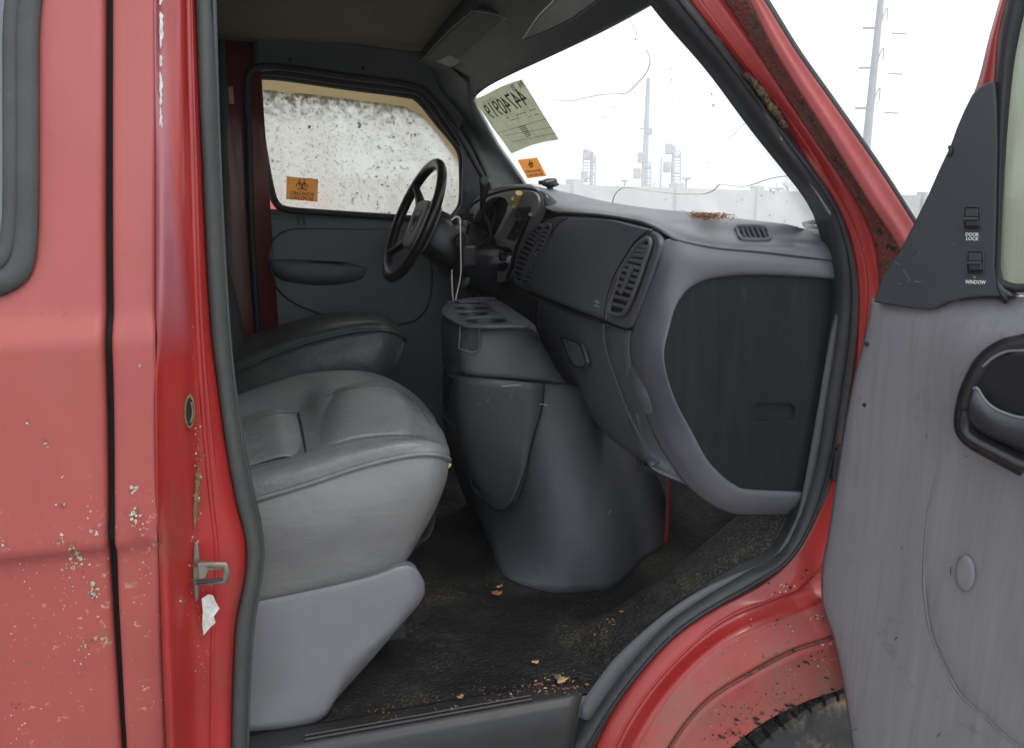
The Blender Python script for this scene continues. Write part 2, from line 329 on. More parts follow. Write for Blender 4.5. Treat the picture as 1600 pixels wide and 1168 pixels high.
def glass(name, haze, hlo, hhi, sc, col=(.8, .82, .78), base=.02, specks=None, spec2=None, trans=(1, 1, 1), st=(1, 1, 1), back=.5, gl=.06):
    m = bpy.data.materials.new(name); m.use_nodes = True; t = m.node_tree; N = t.nodes.new; L = t.links.new
    t.nodes.remove(t.nodes['Principled BSDF']); out = t.nodes['Material Output']; tc = N('ShaderNodeTexCoord')
    tr = N('ShaderNodeBsdfTransparent'); tr.inputs[0].default_value = (*trans, 1)
    gs = N('ShaderNodeBsdfGlossy'); gs.inputs['Roughness'].default_value = .03
    m0 = N('ShaderNodeMixShader'); m0.inputs[0].default_value = gl; L(tr.outputs[0], m0.inputs[1]); L(gs.outputs[0], m0.inputs[2])
    df = N('ShaderNodeBsdfDiffuse'); df.inputs[0].default_value = (*col, 1); tl = N('ShaderNodeBsdfTranslucent'); tl.inputs[0].default_value = (*col, 1)
    md = N('ShaderNodeMixShader'); md.inputs[0].default_value = back; L(df.outputs[0], md.inputs[1]); L(tl.outputs[0], md.inputs[2])
    mp = N('ShaderNodeMapping'); mp.inputs['Scale'].default_value = st; L(tc.outputs['Object'], mp.inputs[0])
    n = N('ShaderNodeTexNoise'); n.inputs['Scale'].default_value = sc; n.inputs['Detail'].default_value = 9; n.inputs['Roughness'].default_value = .7; L(mp.outputs[0], n.inputs[0])
    r = N('ShaderNodeMapRange'); r.inputs[1].default_value = hlo; r.inputs[2].default_value = hhi; r.inputs[3].default_value = base; r.inputs[4].default_value = haze; L(n.outputs[0], r.inputs[0])
    m1 = N('ShaderNodeMixShader'); L(r.outputs[0], m1.inputs[0]); L(m0.outputs[0], m1.inputs[1]); L(md.outputs[0], m1.inputs[2]); last = m1
    for s in specks or ():
        scs, lo, hi, c, zr = s
        n2 = N('ShaderNodeTexNoise'); n2.inputs['Scale'].default_value = scs; n2.inputs['Detail'].default_value = 4; n2.inputs['Roughness'].default_value = .6; L(tc.outputs['Object'], n2.inputs[0])
        r2 = N('ShaderNodeMapRange'); r2.inputs[1].default_value = lo; r2.inputs[2].default_value = hi; L(n2.outputs[0], r2.inputs[0]); f = r2.outputs[0]
        if zr:
            sx = N('ShaderNodeSeparateXYZ'); L(tc.outputs['Object'], sx.inputs[0]); g = N('ShaderNodeMapRange'); g.inputs[1].default_value = zr[0]; g.inputs[2].default_value = zr[1]; L(sx.outputs[2], g.inputs[0])
            mu = N('ShaderNodeMath'); mu.operation = 'MULTIPLY'; L(f, mu.inputs[0]); L(g.outputs[0], mu.inputs[1]); f = mu.outputs[0]
        d2 = N('ShaderNodeBsdfDiffuse'); d2.inputs[0].default_value = (*c, 1)
        mm = N('ShaderNodeMixShader'); L(f, mm.inputs[0]); L(last.outputs[0], mm.inputs[1]); L(d2.outputs[0], mm.inputs[2]); last = mm
    L(last.outputs[0], out.inputs[0]); return m
def sheetmat(name, col, tf=.55, sc=30, dcol=None):
    m = pmat(name, col, .8, .08, sc, tint_layers=[(dcol, .5, .8, 24, (1, 1, 1)), (tuple(v*.6 for v in dcol), .64, .67, 30, (1, 6, 1))] if dcol else ())
    t = m.node_tree; p = t.nodes['Principled BSDF']; c = p.inputs['Base Color'].links[0].from_socket
    tl = t.nodes.new('ShaderNodeBsdfTranslucent'); t.links.new(c, tl.inputs[0]); x = t.nodes.new('ShaderNodeMixShader'); x.inputs[0].default_value = tf
    t.links.new(p.outputs[0], x.inputs[1]); t.links.new(tl.outputs[0], x.inputs[2]); t.links.new(x.outputs[0], t.nodes['Material Output'].inputs[0]); return m
M['paper'] = sheetmat('aged_paper', (.80, .81, .68), .5, 30, (.66, .67, .56))
M['orange'] = sheetmat('orange_sticker', (1, .62, .30), .62)
M['wglass'] = glass('windscreen_glass', .32, .45, 1.0, 5, base=.12, col=(.97, .97, .95), back=.9, specks=[(70, .70, .72, (.3, .3, .28), None)])
M['dglass'] = glass('dirty_window_glass', .95, .3, .66, 3.2, base=.45, col=(.84, .84, .77), specks=[
    (170, .63, .70, (.35, .34, .28), None), (45, .42, .62, (.36, .36, .25), (1.80, 1.94)), (100, .63, .655, (.06, .06, .05), None), (80, .60, .63, (.06, .06, .05), (1.78, 1.93)), (45, .68, .69, (.01, .01, .01), None)], back=1.0)
M['tint'] = glass('tan_deflector', .9, .1, .3, 10, col=(.62, .55, .40), base=.9, trans=(.7, .6, .4), back=.9)
M['rglass'] = glass('door_dirty_glass', .9, .3, .8, 12, col=(.38, .41, .30), base=.6, st=(6, 6, .6), back=.35)
M['sglass'] = pmat('side_glass', (.10, .12, .13), .08, .1, 3, spec=.9)

# ================================================================== THE VAN
van = empty('van', V((.3, .85, -.1)), 'faded red van with its front passenger door open onto a grey interior', 'van')
def mk(name, label=None):
    """a part made of several pieces: an Empty under the van"""
    o = bpy.data.objects.new(name, None); C.objects.link(o); o.empty_display_size = .05; par(o, van)
    if label: o['label'] = label
    return o
def sub(o, p):       # hang a mesh (world coordinates) under a part
    o.parent = p; o.matrix_parent_inverse = Matrix.Identity(4); return o
# ---- outer side
gl_ = [(161, -120), (161, 0), (160, 350), (161, 600), (164, 780), (167, 870), (173, 970), (186, 1168), (196, 1300)]
gr_ = [(175, -120), (175, 0), (175, 350), (176, 600), (178, 780), (182, 870), (186, 970), (197, 1168), (207, 1300)]
ed_ = [(243, -120), (243, 0), (243, 400), (244, 600), (246, 780), (248, 860), (252, 1000), (259, 1168), (266, 1300)]
def col(pts, off=0): return [SB(a, b, off) for a, b in pts]
def shift(c, dx, off=0):
    return [V((p.x+dx, yb(p.z)+off, p.z)) for p in c]
g0 = col(gl_); ny = 150
zs = resample(g0, ny)
rows = [shift(zs, dx, off) for dx, off in ((-2.3, 0), (-1.2, 0), (-.6, 0), (-.3, 0), (-.15, 0), (-.012, 0), (-.004, .001), (0, .005), (.001, .03))]
side_door = loft(rows, 'sliding_door', M['ext'], van, n=ny, m=1, across=False, solid=.002)
side_door['label'] = 'faded red sliding side door with chalky paint and lichen specks'
g1 = resample(col(gr_), ny); e1 = resample(col(ed_), ny)
mid = [a.lerp(b, .5) for a, b in zip(g1, e1)]
body = loft([shift(g1, -.001, .03), shift(g1, 0, .005), shift(g1, .004, .001), shift(g1, .012), mid, [V((p.x-.006, yb(p.z), p.z)) for p in e1], [V((p.x, yb(p.z)+.002, p.z)) for p in e1]],
            'side_panel', M['ext'], van, n=ny, m=1, across=False, solid=.002)
loft([shift(zs, -.01, .022), shift(g1, .012, .022)], 'gap_rubber', M['gap'], van, n=ny, m=1, across=False)
# window at far left of the frame in the sliding door
wo = [(57, -160), (57, 60), (57, 300), (55, 385), (49, 425), (33, 447), (0, 461), (-60, 468), (-200, 474), (-420, 480), (-600, 470), (-660, 300), (-640, -100), (-400, -170), (-100, -180)]
wc = [SB(a, b, -.004) for a, b in wo]
sgl = plate([SB(a*.97-26 if a > -300 else a, min(b, 999)-(26 if b > 300 else 0), -.003) for a, b in wo], 'side_window', M['sglass'], None, t=.006, bev=0, closed_smooth=True)
par(sgl, side_door); sgl.matrix_parent_inverse = Matrix.Identity(4)
def submesh(o, p): o.parent = p; o.matrix_parent_inverse = Matrix.Identity(4); return o
sg = sweep([SB(a-17, b-(14 if b > 300 else -14 if b < -100 else 0), -.006) for a, b in wo], 'window_seal', M['rub'], None, w=.0155, h=.009, closed=True, ref=V((0, 1, 0)), sides=12); submesh(sg, side_door)
sg2 = sweep([SB(a-40, b-(34 if b > 300 else -34 if b < -100 else 0), -.010) for a, b in wo], 'window_gasket', M['rub'], None, w=.009, h=.007, closed=True, ref=V((0, 1, 0)), sides=10); submesh(sg2, side_door)
# ---- B pillar jamb: from the outer edge inward to the seal
sl = [(300, -120), (305, 0), (311, 150), (316, 260), (322, 400), (330, 520), (340, 600), (352, 690), (368, 780), (380, 825), (385, 860), (383, 900), (375, 940), (368, 980), (364, 1060), (362, 1168), (362, 1300)]
sr = [(330, -120), (334, 0), (338, 150), (342, 260), (349, 400), (357, 520), (365, 600), (378, 690), (396, 780), (406, 820), (410, 850), (409, 885), (402, 930), (395, 975), (389, 1060), (386, 1168), (386, 1300)]
def off(pts, dx): return [(a+dx, b) for a, b in pts]
def bl(p, q, t, n=60):
    """blend two curves"""
    a, b = resample(p, n), resample(q, n); return [x.lerp(y, t) for x, y in zip(a, b)]
J0 = e1
J1 = [P(a+9, b, yb(1.3 if b > 300 else 1.8)+.010) for a, b in ed_]
J2 = P3([(282, -120, .11), (283, 0, .09), (284, 200, .06), (287, 400, .045), (291, 600, .042), (296, 780, .045), (298, 870, .05), (300, 1000, .06), (302, 1168, .07), (304, 1300, .08)])
J3 = P3([(288, -120, .125), (290, 0, .105), (293, 200, .075), (297, 400, .06), (303, 600, .058), (314, 780, .06), (318, 870, .06), (318, 1000, .07), (318, 1168, .08), (320, 1300, .09)])
SLc = [P(a-1, b, .118 if b < 100 else .095) for a, b in sl]
J4 = [p+V((-.004, -.012, 0)) for p in bl(J3, SLc, .72, 30)]
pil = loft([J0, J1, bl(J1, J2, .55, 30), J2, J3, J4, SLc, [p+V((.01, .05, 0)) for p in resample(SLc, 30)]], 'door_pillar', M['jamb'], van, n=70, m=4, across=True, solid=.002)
# long pressed ridges in the jamb
for dx in (.30, .5):
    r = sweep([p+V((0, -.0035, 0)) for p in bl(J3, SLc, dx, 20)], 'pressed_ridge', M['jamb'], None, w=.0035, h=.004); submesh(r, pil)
# seal on the pillar (one rubber running all round the opening on the visible sides)
def seal(lc, rc, name, dl, dr, bulge, **kw):
    n = 70; a, b = resample(lc, n), resample(rc, n)
    rows = [[p+V((0, .03, 0)) for p in a]]
    for t in (0, .12, .3, .5, .7, .88, 1):
        h = math.sin(math.pi*t)**.5 if 0 < t < 1 else 0
        rows.append([p.lerp(q, t)+bulge*h for p, q in zip(a, b)])
    rows.append([p+V((0, .03, 0)) for p in b])
    return loft(rows, name, M['rub'], van, n=n, m=1, across=False, solid=.002, **kw)
seal([P(a, b, .118 if b < 100 else .095) for a, b in sl], [P(a, b, .12 if b < 100 else .10) for a, b in sr], 'door_seal', 0, 0, V((0, -.012, 0)))['label'] = 'grey rubber door seal along the pillar behind the seat'
# pillar inner trim behind the seal
loft([[P(a-2, b, .11) for a, b in sr], [P(a-2, b, .17) for a, b in sr], [P(a-30, b, .2) for a, b in sr]], 'pillar_trim', M['gtrim'], van, n=40, m=2)
# ---- striker, bolt hole, chips on the jamb
st = mk('door_striker')
def jp(px, py, y=.05): return P(px, py, y)
sub(plate([jp(a, b, .046) for a, b in ((303, 848), (309, 846), (313, 880), (312, 905), (309, 940), (304, 938), (301, 900))], 'striker_base', M['steel'], t=.006), st)
sub(sweep([jp(a, b, y) for a, b, y in ((306, 880, .045), (325, 882, .025), (352, 882, .02), (355, 893, .02), (352, 908, .02), (330, 910, .025), (306, 910, .045))], 'striker_loop', M['steel'], w=.0026, h=.005, smooth=False, sides=8), st)
sub(plate([jp(a, b, .024) for a, b in ((309, 880), (350, 879), (354, 884), (353, 890), (326, 891), (321, 903), (310, 906))], 'striker_plate', M['steel'], t=.003), st)
sub(sweep([jp(308, 909, .028), jp(352, 905, .02)], 'striker_pin', M['dark'], w=.003), st)
bh = mk('bolt_hole')
sub(plate([jp(296+8.5*math.cos(t), 643+27*math.sin(t), .0385) for t in [i*.349 for i in range(18)]], 'rust_ring', M['crust'], t=.004, bev=.001), bh)
sub(plate([jp(296.5+5.5*math.cos(t), 643+22*math.sin(t), .0375) for t in [i*.349 for i in range(18)]], 'hole', M['void'], t=.003, bev=0), bh)
sub(sweep([jp(299, 628, .0365), jp(301, 645, .0365), jp(298, 660, .0365)], 'hole_edge', M['steel'], w=.0012), bh)
def splat(pts, fn, name, mat, parent=van, t=.0008):
    return plate([fn(a, b) for a, b in pts], name, mat, parent, t=t, bev=0, smooth=False)
splat([(315, 935), (325, 928), (333, 930), (337, 940), (343, 950), (338, 957), (334, 963), (337, 972), (328, 980), (318, 992), (316, 975), (317, 955)], lambda a, b: jp(a, b, .052), 'bare_paint_patch', M['primer'])
random.seed(3)
for y0, y1, wd in ((-40, 8, 2.6), (18, 76, 3.2), (86, 104, 2.0), (112, 165, 2.6), (166, 216, 2.2), (226, 272, 4.0)):   # flaked strip along the pillar edge
    ys = [y0+(y1-y0)*i/9 for i in range(10)]
    L_ = [(249.5+random.uniform(-.6, .6), y) for y in ys]; R_ = [(250.5+wd*random.uniform(.5, 1.6), y) for y in ys]
    R_[0] = (250.3, y0); R_[-1] = (251, y1)
    splat(L_+R_[::-1], lambda a, b: P(a, b, yb(P(a, b, .03).z)-.0015), 'paint_chip', M['primer'])
def specks(cl, fn, name, mats, parent):
    bm = bmesh.new()
    for cx, cy, sx, sy, n, rm in cl:
        for _ in range(n):
            x, y = random.gauss(cx, sx), random.gauss(cy, sy); r = rm*random.uniform(.25, 1)**1.6; k = random.randint(5, 8)
            vv = [bm.verts.new(fn(x+r*math.cos(i*2*math.pi/k)*random.uniform(.4, 1.2), y+r*math.sin(i*2*math.pi/k)*random.uniform(.4, 1.2))) for i in range(k)]
            f = bm.faces.new(vv); f.material_index = random.randrange(len(mats))
    o = finish(bm, name, mats[0], parent, smooth=False, solid=.0005, ang=180)
    for m in mats[1:]: o.data.materials.append(m)
    o['kind'] = 'stuff'; return o
lich = pmat('grey_lichen', (.42, .40, .28), .95, .4, 200); rst = pmat('rust_brown', (.20, .10, .05), .9, .4, 150)
def nx_gap(a, b): return SB(a, b, -.0012)
specks([(98, 790, 4, 2, 5, 3.2), (102, 845, 7, 6, 16, 3.5), (118, 868, 5, 5, 16, 4), (112, 885, 10, 8, 24, 2.6), (145, 925, 5, 8, 26, 4), (146, 830, 4, 4, 6, 4), (138, 800, 8, 4, 6, 2.2), (132, 1015, 8, 10, 22, 2.4), (43, 658, 3, 2, 3, 4), (74, 698, 4, 6, 5, 3.2), (95, 748, 5, 3, 4, 2), (25, 900, 18, 22, 26, 1.6), (60, 1000, 40, 70, 60, 1.3), (35, 1120, 12, 25, 14, 2.6), (8, 850, 4, 4, 6, 3), (110, 920, 25, 30, 30, 1.4), (120, 1060, 20, 40, 26, 1.5)], nx_gap, 'lichen_specks', [lich, M['primer'], rst, lich], side_door)
specks([(208, 764, 4, 3, 14, 4), (208, 802, 5, 4, 20, 4), (213, 815, 4, 3, 8, 3), (225, 825, 5, 4, 5, 2), (218, 572, 2, 1, 3, 2), (225, 885, 8, 10, 18, 1.6), (236, 805, 3, 3, 3, 2), (238, 780, 3, 3, 3, 1.6), (225, 1000, 8, 60, 20, 1.2), (216, 760, 8, 40, 12, 1.2)], nx_gap, 'lichen_specks', [lich, M['primer'], rst, lich], body)
splat([(309, 735), (314, 738), (311, 760), (308, 800), (304, 830), (302, 800), (305, 760)], lambda a, b: jp(a, b, .048), 'mud_streak', M['crust'])
spl = surf(pil)
def sj(a, b):
    q = spl(a, b, .0012); return q if q is not None else P(a, b, .05)
specks([(303, 560, 3, 30, 30, 1.2), (309, 700, 4, 40, 110, 1.6), (309, 745, 3, 18, 70, 2.6), (315, 1060, 7, 60, 50, 1.3), (300, 900, 3, 40, 60, 1.4), (308, 800, 4, 16, 30, 2), (304, 845, 3, 6, 12, 2.4), (312, 960, 5, 30, 24, 1.5), (320, 980, 8, 60, 20, 1.2), (298, 620, 6, 20, 14, 1), (284, 938, 4, 2, 8, 2.6), (330, 700, 10, 150, 26, .8)], sj, 'grime_specks', [rst, lich, rst, M['crust']], pil)
# ---- right-hand side: seal, A pillar, front jamb
si = [(960, -95), (1000, -38), (1050, 27), (1119, 107), (1187, 199), (1242, 268), (1273, 309), (1291, 344), (1303, 390), (1309, 436), (1309, 480), (1302, 550), (1292, 611), (1281, 690), (1271, 739), (1247, 814), (1215, 868), (1168, 893), (1100, 932), (1040, 975), (985, 1035), (950, 1080), (917, 1130), (893, 1168), (860, 1240)]
so = [(990, -110), (1030, -58), (1077, 0), (1163, 113), (1229, 203), (1273, 265), (1301, 309), (1322, 354), (1335, 400), (1341, 450), (1341, 490), (1337, 550), (1328, 615), (1314, 692), (1301, 745), (1280, 800), (1240, 868), (1190, 912), (1118, 950), (1056, 992), (1010, 1040), (975, 1085), (950, 1124), (929, 1168), (900, 1240)]
ysi = .10
def sealP(pts, dy=0): return [P(a, b, (.14 if b < 0 else .12 if b < 250 else .10)+dy) for a, b in pts]
SI, SO = sealP(si), sealP(so, -.012)
seal2 = seal(SI, SO, 'door_seal', 0, 0, V((-.004, -.014, 0)))
ssl = surf(seal2)
seal2.data.materials.clear(); seal2.data.materials.append(M['rub2']); seal2['label'] = 'black rubber door seal round the windscreen pillar and wheel arch'
rb = sweep([p+V((-.002, -.016, 0)) for p in bl(SI, SO, .5, 40)], 'seal_lip', M['rubd'], None, w=.0035, h=.004); submesh(rb, seal2)
# trim strip just inside the seal
ti = [(1309, 475), (1299, 513), (1288, 575), (1277, 641), (1254, 769), (1246, 802), (1228, 840), (1205, 872), (1168, 888), (1100, 918), (1033, 962), (965, 1023), (935, 1060), (909, 1098), (905, 1120)]
to = [(1311, 475), (1306, 530), (1300, 575), (1292, 620), (1272, 742), (1249, 816), (1234, 845), (1213, 876), (1175, 896), (1106, 932), (1045, 976), (990, 1033), (955, 1080), (925, 1128), (914, 1124)]
loft([[P(a, b, .135) for a, b in ti], [P(a, b, .105) for a, b in ti], [P(a, b, .098) for a, b in to]], 'scuff_trim', M['cons'], van, n=40, m=2, across=False, solid=.003)
# red strip, channel, dirt band, outer skin of the A pillar
def C3(l): return P3(l)
a0 = [p+V((.002, .004, 0)) for p in SO[:13]]
a1 = C3([(1000, -130, .12), (1048, -62, .115), (1095, 0, .105), (1153, 79, .098), (1240, 195, .092), (1285, 262, .088), (1318, 318, .085), (1338, 360, .083), (1352, 410, .082), (1357, 455, .082), (1352, 520, .082), (1338, 610, .08), (1325, 680, .08)])
a2 = C3([(1030, -150, .105), (1082, -70, .10), (1131, 0, .095), (1177, 72, .085), (1222, 144, .08), (1273, 220, .075), (1311, 275, .072), (1346, 330, .07), (1366, 378, .07), (1374, 430, .07), (1370, 480, .07), (1358, 560, .07), (1345, 640, .07)])
a2b = [p+V((.004, -.012, 0)) for p in a2]
a3 = C3([(1065, -165, .075), (1118, -80, .07), (1170, 0, .06), (1201, 62, .052), (1242, 131, .048), (1291, 206, .043), (1325, 261, .04), (1359, 316, .038), (1404, 385, .035), (1420, 430, .035), (1420, 480, .035), (1410, 560, .035), (1400, 640, .035)])
a4 = C3([(1090, -165, .07), (1140, -80, .06), (1193, 0, .05), (1242, 79, .042), (1291, 148, .036), (1342, 220, .03), (1380, 275, .027), (1428, 350, .024), (1462, 405, .02), (1470, 450, .02), (1470, 520, .02), (1460, 600, .02), (1450, 660, .02)])
ap = loft([a0, a1], 'windscreen_pillar', M['jamb'], van, n=50, m=3, across=False)
ch = loft([a1, bl(a1, a2, .12, 13), a2], 'pillar_channel', M['jamb'], None, n=50, m=2, across=False, disp=None); submesh(ch, ap)
ms = loft([a2, a2b, bl(a2b, a3, .5, 13), a3], 'mossy_gutter', M['moss'], None, n=50, m=3, across=False); submesh(ms, ap)
sk = loft([a3, [p+V((.004, -.006, .002)) for p in bl(a3, a4, .15, 13)], bl(a3, a4, .6, 13), a4, [p+V((.03, .03, 0)) for p in a4]], 'pillar_skin', M['pill'], None, n=50, m=3, across=False); submesh(sk, ap)
dm_ = sweep([p+V((.006, .004, 0)) for p in a4], 'drip_moulding', M['rub'], None, w=.006, h=.006); submesh(dm_, ap)
mc = sweep([P(a, b, .09) for a, b in ((1163, 117), (1172, 122), (1185, 138), (1196, 152), (1205, 168), (1217, 182), (1224, 195), (1230, 198))], 'mud_crust', M['crust'], None, w=.0058, h=.0045, k=12, sides=12, taper=lambda t: .5+.5*math.sin(t*3.1)+.15*math.sin(t*23)); submesh(mc, ap)
for v in mc.data.vertices: v.co += V((random.gauss(0, .0013), random.gauss(0, .0013), random.gauss(0, .0013)))
# jamb below the dash: strip behind the hinge, then round the wheel arch
b0 = [p+V((.002, .004, 0)) for p in SO[11:]]
b1 = C3([(1375, 550, .085), (1364, 620, .082), (1350, 700, .08), (1335, 760, .078), (1316, 830, .076), (1284, 880, .072), (1249, 920, .07), (1145, 962, .068), (1078, 1012, .066), (1019, 1075, .064), (985, 1124, .063), (962, 1168, .062), (930, 1240, .06)])
b2 = C3([(1400, 550, .08), (1390, 640, .08), (1380, 740, .078), (1370, 830, .075), (1330, 910, .07), (1284, 940, .05), (1240, 958, .045), (1155, 990, .035), (1092, 1035, .03), (1040, 1095, .028), (1005, 1150, .026), (985, 1190, .025), (955, 1260, .022)])
b3 = C3([(1500, 700, .06), (1480, 760, .05), (1460, 830, .045), (1440, 900, .04), (1380, 960, .03), (1300, 994, .012), (1240, 1014, .01), (1175, 1048, .008), (1110, 1088, .006), (1070, 1130, .005), (1040, 1175, .004), (1020, 1210, .003), (1000, 1260, .0)])
jm = loft([b0, [p+V((0, -.004, -.004)) for p in bl(b0, b1, .5, 13)], b1], 'wheel_arch_jamb', M['jamb'], van, n=60, m=4)
j2 = loft([b1, [p+V((.002, .01, -.003)) for p in b1], b2], 'dusty_jamb_face', M['jamb'], None, n=60, m=3, across=False); submesh(j2, jm)
j3 = loft([b2, bl(b2, b3, .5, 13), b3], 'dusty_jamb_panel', M['dullred'], None, n=60, m=4, across=False); submesh(j3, jm)
b4 = [p+V((.003, .008, -.004)) for p in b3]
b5 = C3([(1700, 850, .0), (1650, 900, .0), (1600, 940, 0), (1520, 990, 0), (1430, 1030, 0), (1318, 1075, -.004), (1262, 1094, -.006), (1200, 1124, -.008), (1144, 1165, -.008), (1110, 1200, -.008), (1085, 1240, -.008), (1070, 1270, -.008), (1050, 1310, -.008)])
fe = loft([b4, [p+V((.001, -.004, -.004)) for p in b3], bl(b3, b5, .4, 13), bl(b3, b5, .94, 13), b5, [p+V((0, .03, .004)) for p in b5]], 'front_fender', M['dullred'], van, n=60, m=3, across=False)
sfe = surf(j3, j2, fe)
def sff(a, b):
    q = sfe(a, b, .001); return q if q is not None else P(a, b, 0)
specks([(1150, 1010, 50, 10, 50, 1.2), (1230, 975, 30, 10, 40, 1.6), (1272, 962, 10, 3, 30, 2.2), (1230, 918, 14, 5, 30, 2.4), (1280, 1030, 16, 8, 40, 2.2), (1180, 1060, 60, 20, 60, 1), (1100, 1120, 30, 20, 30, 1), (1255, 1045, 40, 10, 50, 1.2), (1290, 1005, 12, 8, 20, 2.5)], sff, 'road_grime', [M['gap'], rst, lich, rst], j3)
gv = sweep([p+V((0, -.003, 0)) for p in b3[4:]], 'groove_grime', M['moss'], None, w=.0028, h=.003); submesh(gv, fe)
specks([(1170, 1110, 30, 14, 50, 2), (1220, 1090, 30, 10, 50, 2), (1270, 1035, 14, 6, 16, 3), (1270, 895, 14, 4, 20, 3), (1200, 975, 30, 6, 20, 1.5), (1290, 1010, 10, 6, 10, 3), (1140, 1150, 16, 10, 50, 3)], lambda a, b: P(a, b, -.0085) if b > 1030 else P(a, b, .0+.055*(1-(b-880)/150)), 'rust_specks', [M['gap'], M['gap'], rst], fe)
random.seed(11)
for i in range(44):      # flaked arch lip
    t = random.random(); cx = 1144+t*174; cy = 1163-88*t**.85+4-random.expovariate(.11); r = random.uniform(1.2, 4)
    q = [(cx+r*1.6*math.cos(k*1.05)*random.uniform(.4, 1)+r*math.sin(k*1.05)*.6, cy+r*math.sin(k*1.05)*random.uniform(.4, 1)) for k in range(6)]
    if i < 30: submesh(splat(q, lambda a, b: P(a, b, -.0095), 'rust_chip', M['gap'], None), fe)
# ---- front wheel
wh = mk('front_wheel'); wc_ = V((1.03, .03, .215)); R = .335
def tyre():
    bm = bmesh.new(); lathe_bm(bm, wc_, V((0, 1, 0)), [(R*.55, .03), (R*.62, .004), (R*.8, -.006), (R*.93, .006), (R*.975, .02), (R*.975, .2), (R*.9, .22), (R*.6, .22)], 72)
    for k in range(64):
        for j, (y0, w) in enumerate(((.022, .05), (.08, .035), (.125, .035), (.175, .05))):
            a = 2*math.pi*(k+.5*(j % 2))/64; ra = V((math.cos(a), 0, math.sin(a))); ta = V((-math.sin(a), 0, math.cos(a)))
            box_bm(bm, wc_+V((0, y0+w/2-.01, 0))+ra*R*.985, .018, w, .024, (ra, V((0, 1, 0)), ta))
    bmesh.ops.recalc_face_normals(bm, faces=bm.faces[:]); return finish(bm, 'tyre', M['tyre'], face_cam=False, ang=30)
sub(tyre(), wh); sub(lathe(wc_+V((0, .04, 0)), V((0, 1, 0)), [(R*.55, -.02), (R*.5, .02), (R*.3, .03), (R*.28, 0), (.02, -.01)][::-1], 'rim', M['steel'], seg=40), wh)
loft([[V((.6, .04, .3)), V((.75, .04, .50)), V((1.0, .04, .575)), V((1.3, .04, .5)), V((1.5, .04, .3))], [V((.6, .36, .3)), V((.75, .36, .5)), V((1.0, .36, .575)), V((1.3, .36, .5)), V((1.5, .5, .3))]], 'wheel_well', M['gap'], van, n=20, m=2)
# ---- roof, roof rail, header, far side, rear: closes the cabin
roofz = 2.1
loft([[V((x, 0.09, roofz-.07)) for x in (-2.7, 0, .45)], [V((x, .12, roofz+.02)) for x in (-2.7, 0, .47)], [V((x, .4, roofz+.07)) for x in (-2.7, 0, .52)], [V((x, 1.4, roofz+.07)) for x in (-2.7, 0, .52)], [V((x, 1.7, roofz+.02)) for x in (-2.7, 0, .47)], [V((x, 1.78, roofz-.07)) for x in (-2.7, 0, .45)]],
     'roof', M['ext'], van, n=20, m=4, solid=.02)
loft([[V((x, y, 2.0-.01*0)) for x in (-.3, .1, .5)] for y in (.10, .16)], 'roof_rail', M['jamb'], van, n=10, m=1, across=False, solid=.05)
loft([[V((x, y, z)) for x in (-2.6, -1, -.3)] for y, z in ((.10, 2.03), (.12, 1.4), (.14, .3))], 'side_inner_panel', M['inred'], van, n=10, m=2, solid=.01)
box((-2.65, .93, 1.2), .04, 1.7, 1.9, 'rear_panel', M['gtrim'], van)
# headliner
hl = loft([[V((-2.6, y, 2.045+.012*math.sin((y-.1)*2))) for y in (.12, .6, 1.2, 1.63)], [V((-.1, y, 2.045+.012*math.sin((y-.1)*2))) for y in (.12, .6, 1.2, 1.72)], [V((.25, y, 2.05)) for y in (.12, .6, 1.2, 1.72)], [V((.47, y, 2.045)) for y in (.14, .6, 1.2, 1.72)], [V((.53, y, 2.02)) for y in (.16, .6, 1.2, 1.6)]], 'headliner', M['head'], van, n=40, m=6)
# windscreen
WG = [(700, 88), (690, 150), (812, 330), (980, 350), (1200, 385), (1370, 420), (1345, 320), (1270, 200), (1110, -20), (1050, -60), (900, 10)]
ws = plate([WS(700, 120), WS(812, 320), WS(1050, 352), WS(1240, 372), WS(1292, 374), WS(1296, 335), WS(1120, 60), WS(1040, -30), WS(850, 60)], 'windscreen', M['wglass'], van, t=.004, bev=0, smooth=False)
# header trim between glass and headliner
gt = [(700, 170), (733, 151), (760, 135), (800, 114), (850, 91), (895, 71), (940, 48), (985, 25), (1025, 1), (1050, -25), (1090, -60)]
h0 = [WS(a, b, .008) for a, b in gt]; h1 = [p+V((-.015, 0, .012)) for p in h0]; h2 = [p+V((-.07, 0, .075)) for p in h0]; h3 = [V((p.x-.14, p.y, 2.045)) for p in h0]
loft([[p+V((.01, 0, .004)) for p in h0], h0, h1, h2, h3], 'header_trim', M['hdr'], van, n=50, m=3, solid=.006)
# driver-side windscreen pillar trim
pe = [(735, 120), (739, 152), (742, 168), (756, 194), (775, 228), (796, 258), (820, 293), (850, 335)]
p0_ = [WS(a, b, .006) for a, b in pe]; p1_ = [p+V((-.02, .01, -.005)) for p in p0_]
pi_ = C3([(660, 60, 1.66), (684, 132, 1.68), (702, 160, 1.70), (722, 195, 1.71), (736, 225, 1.71), (754, 262, 1.70), (768, 300, 1.68), (790, 350, 1.64)])
loft([[p+V((.012, 0, .01)) for p in p0_], p0_, p1_, bl(p1_, pi_, .5, 8), pi_, [p+V((.02, .05, 0)) for p in pi_]], 'windscreen_pillar_trim', M['gtrim'], van, n=40, m=4)
bd = sweep([WS(a, b, .004) for a, b in ((739, 143), (738, 150), (742, 168), (756, 194), (775, 228), (796, 258), (826, 300))], 'glass_gasket', M['rubd'], van, w=.005, h=.004)
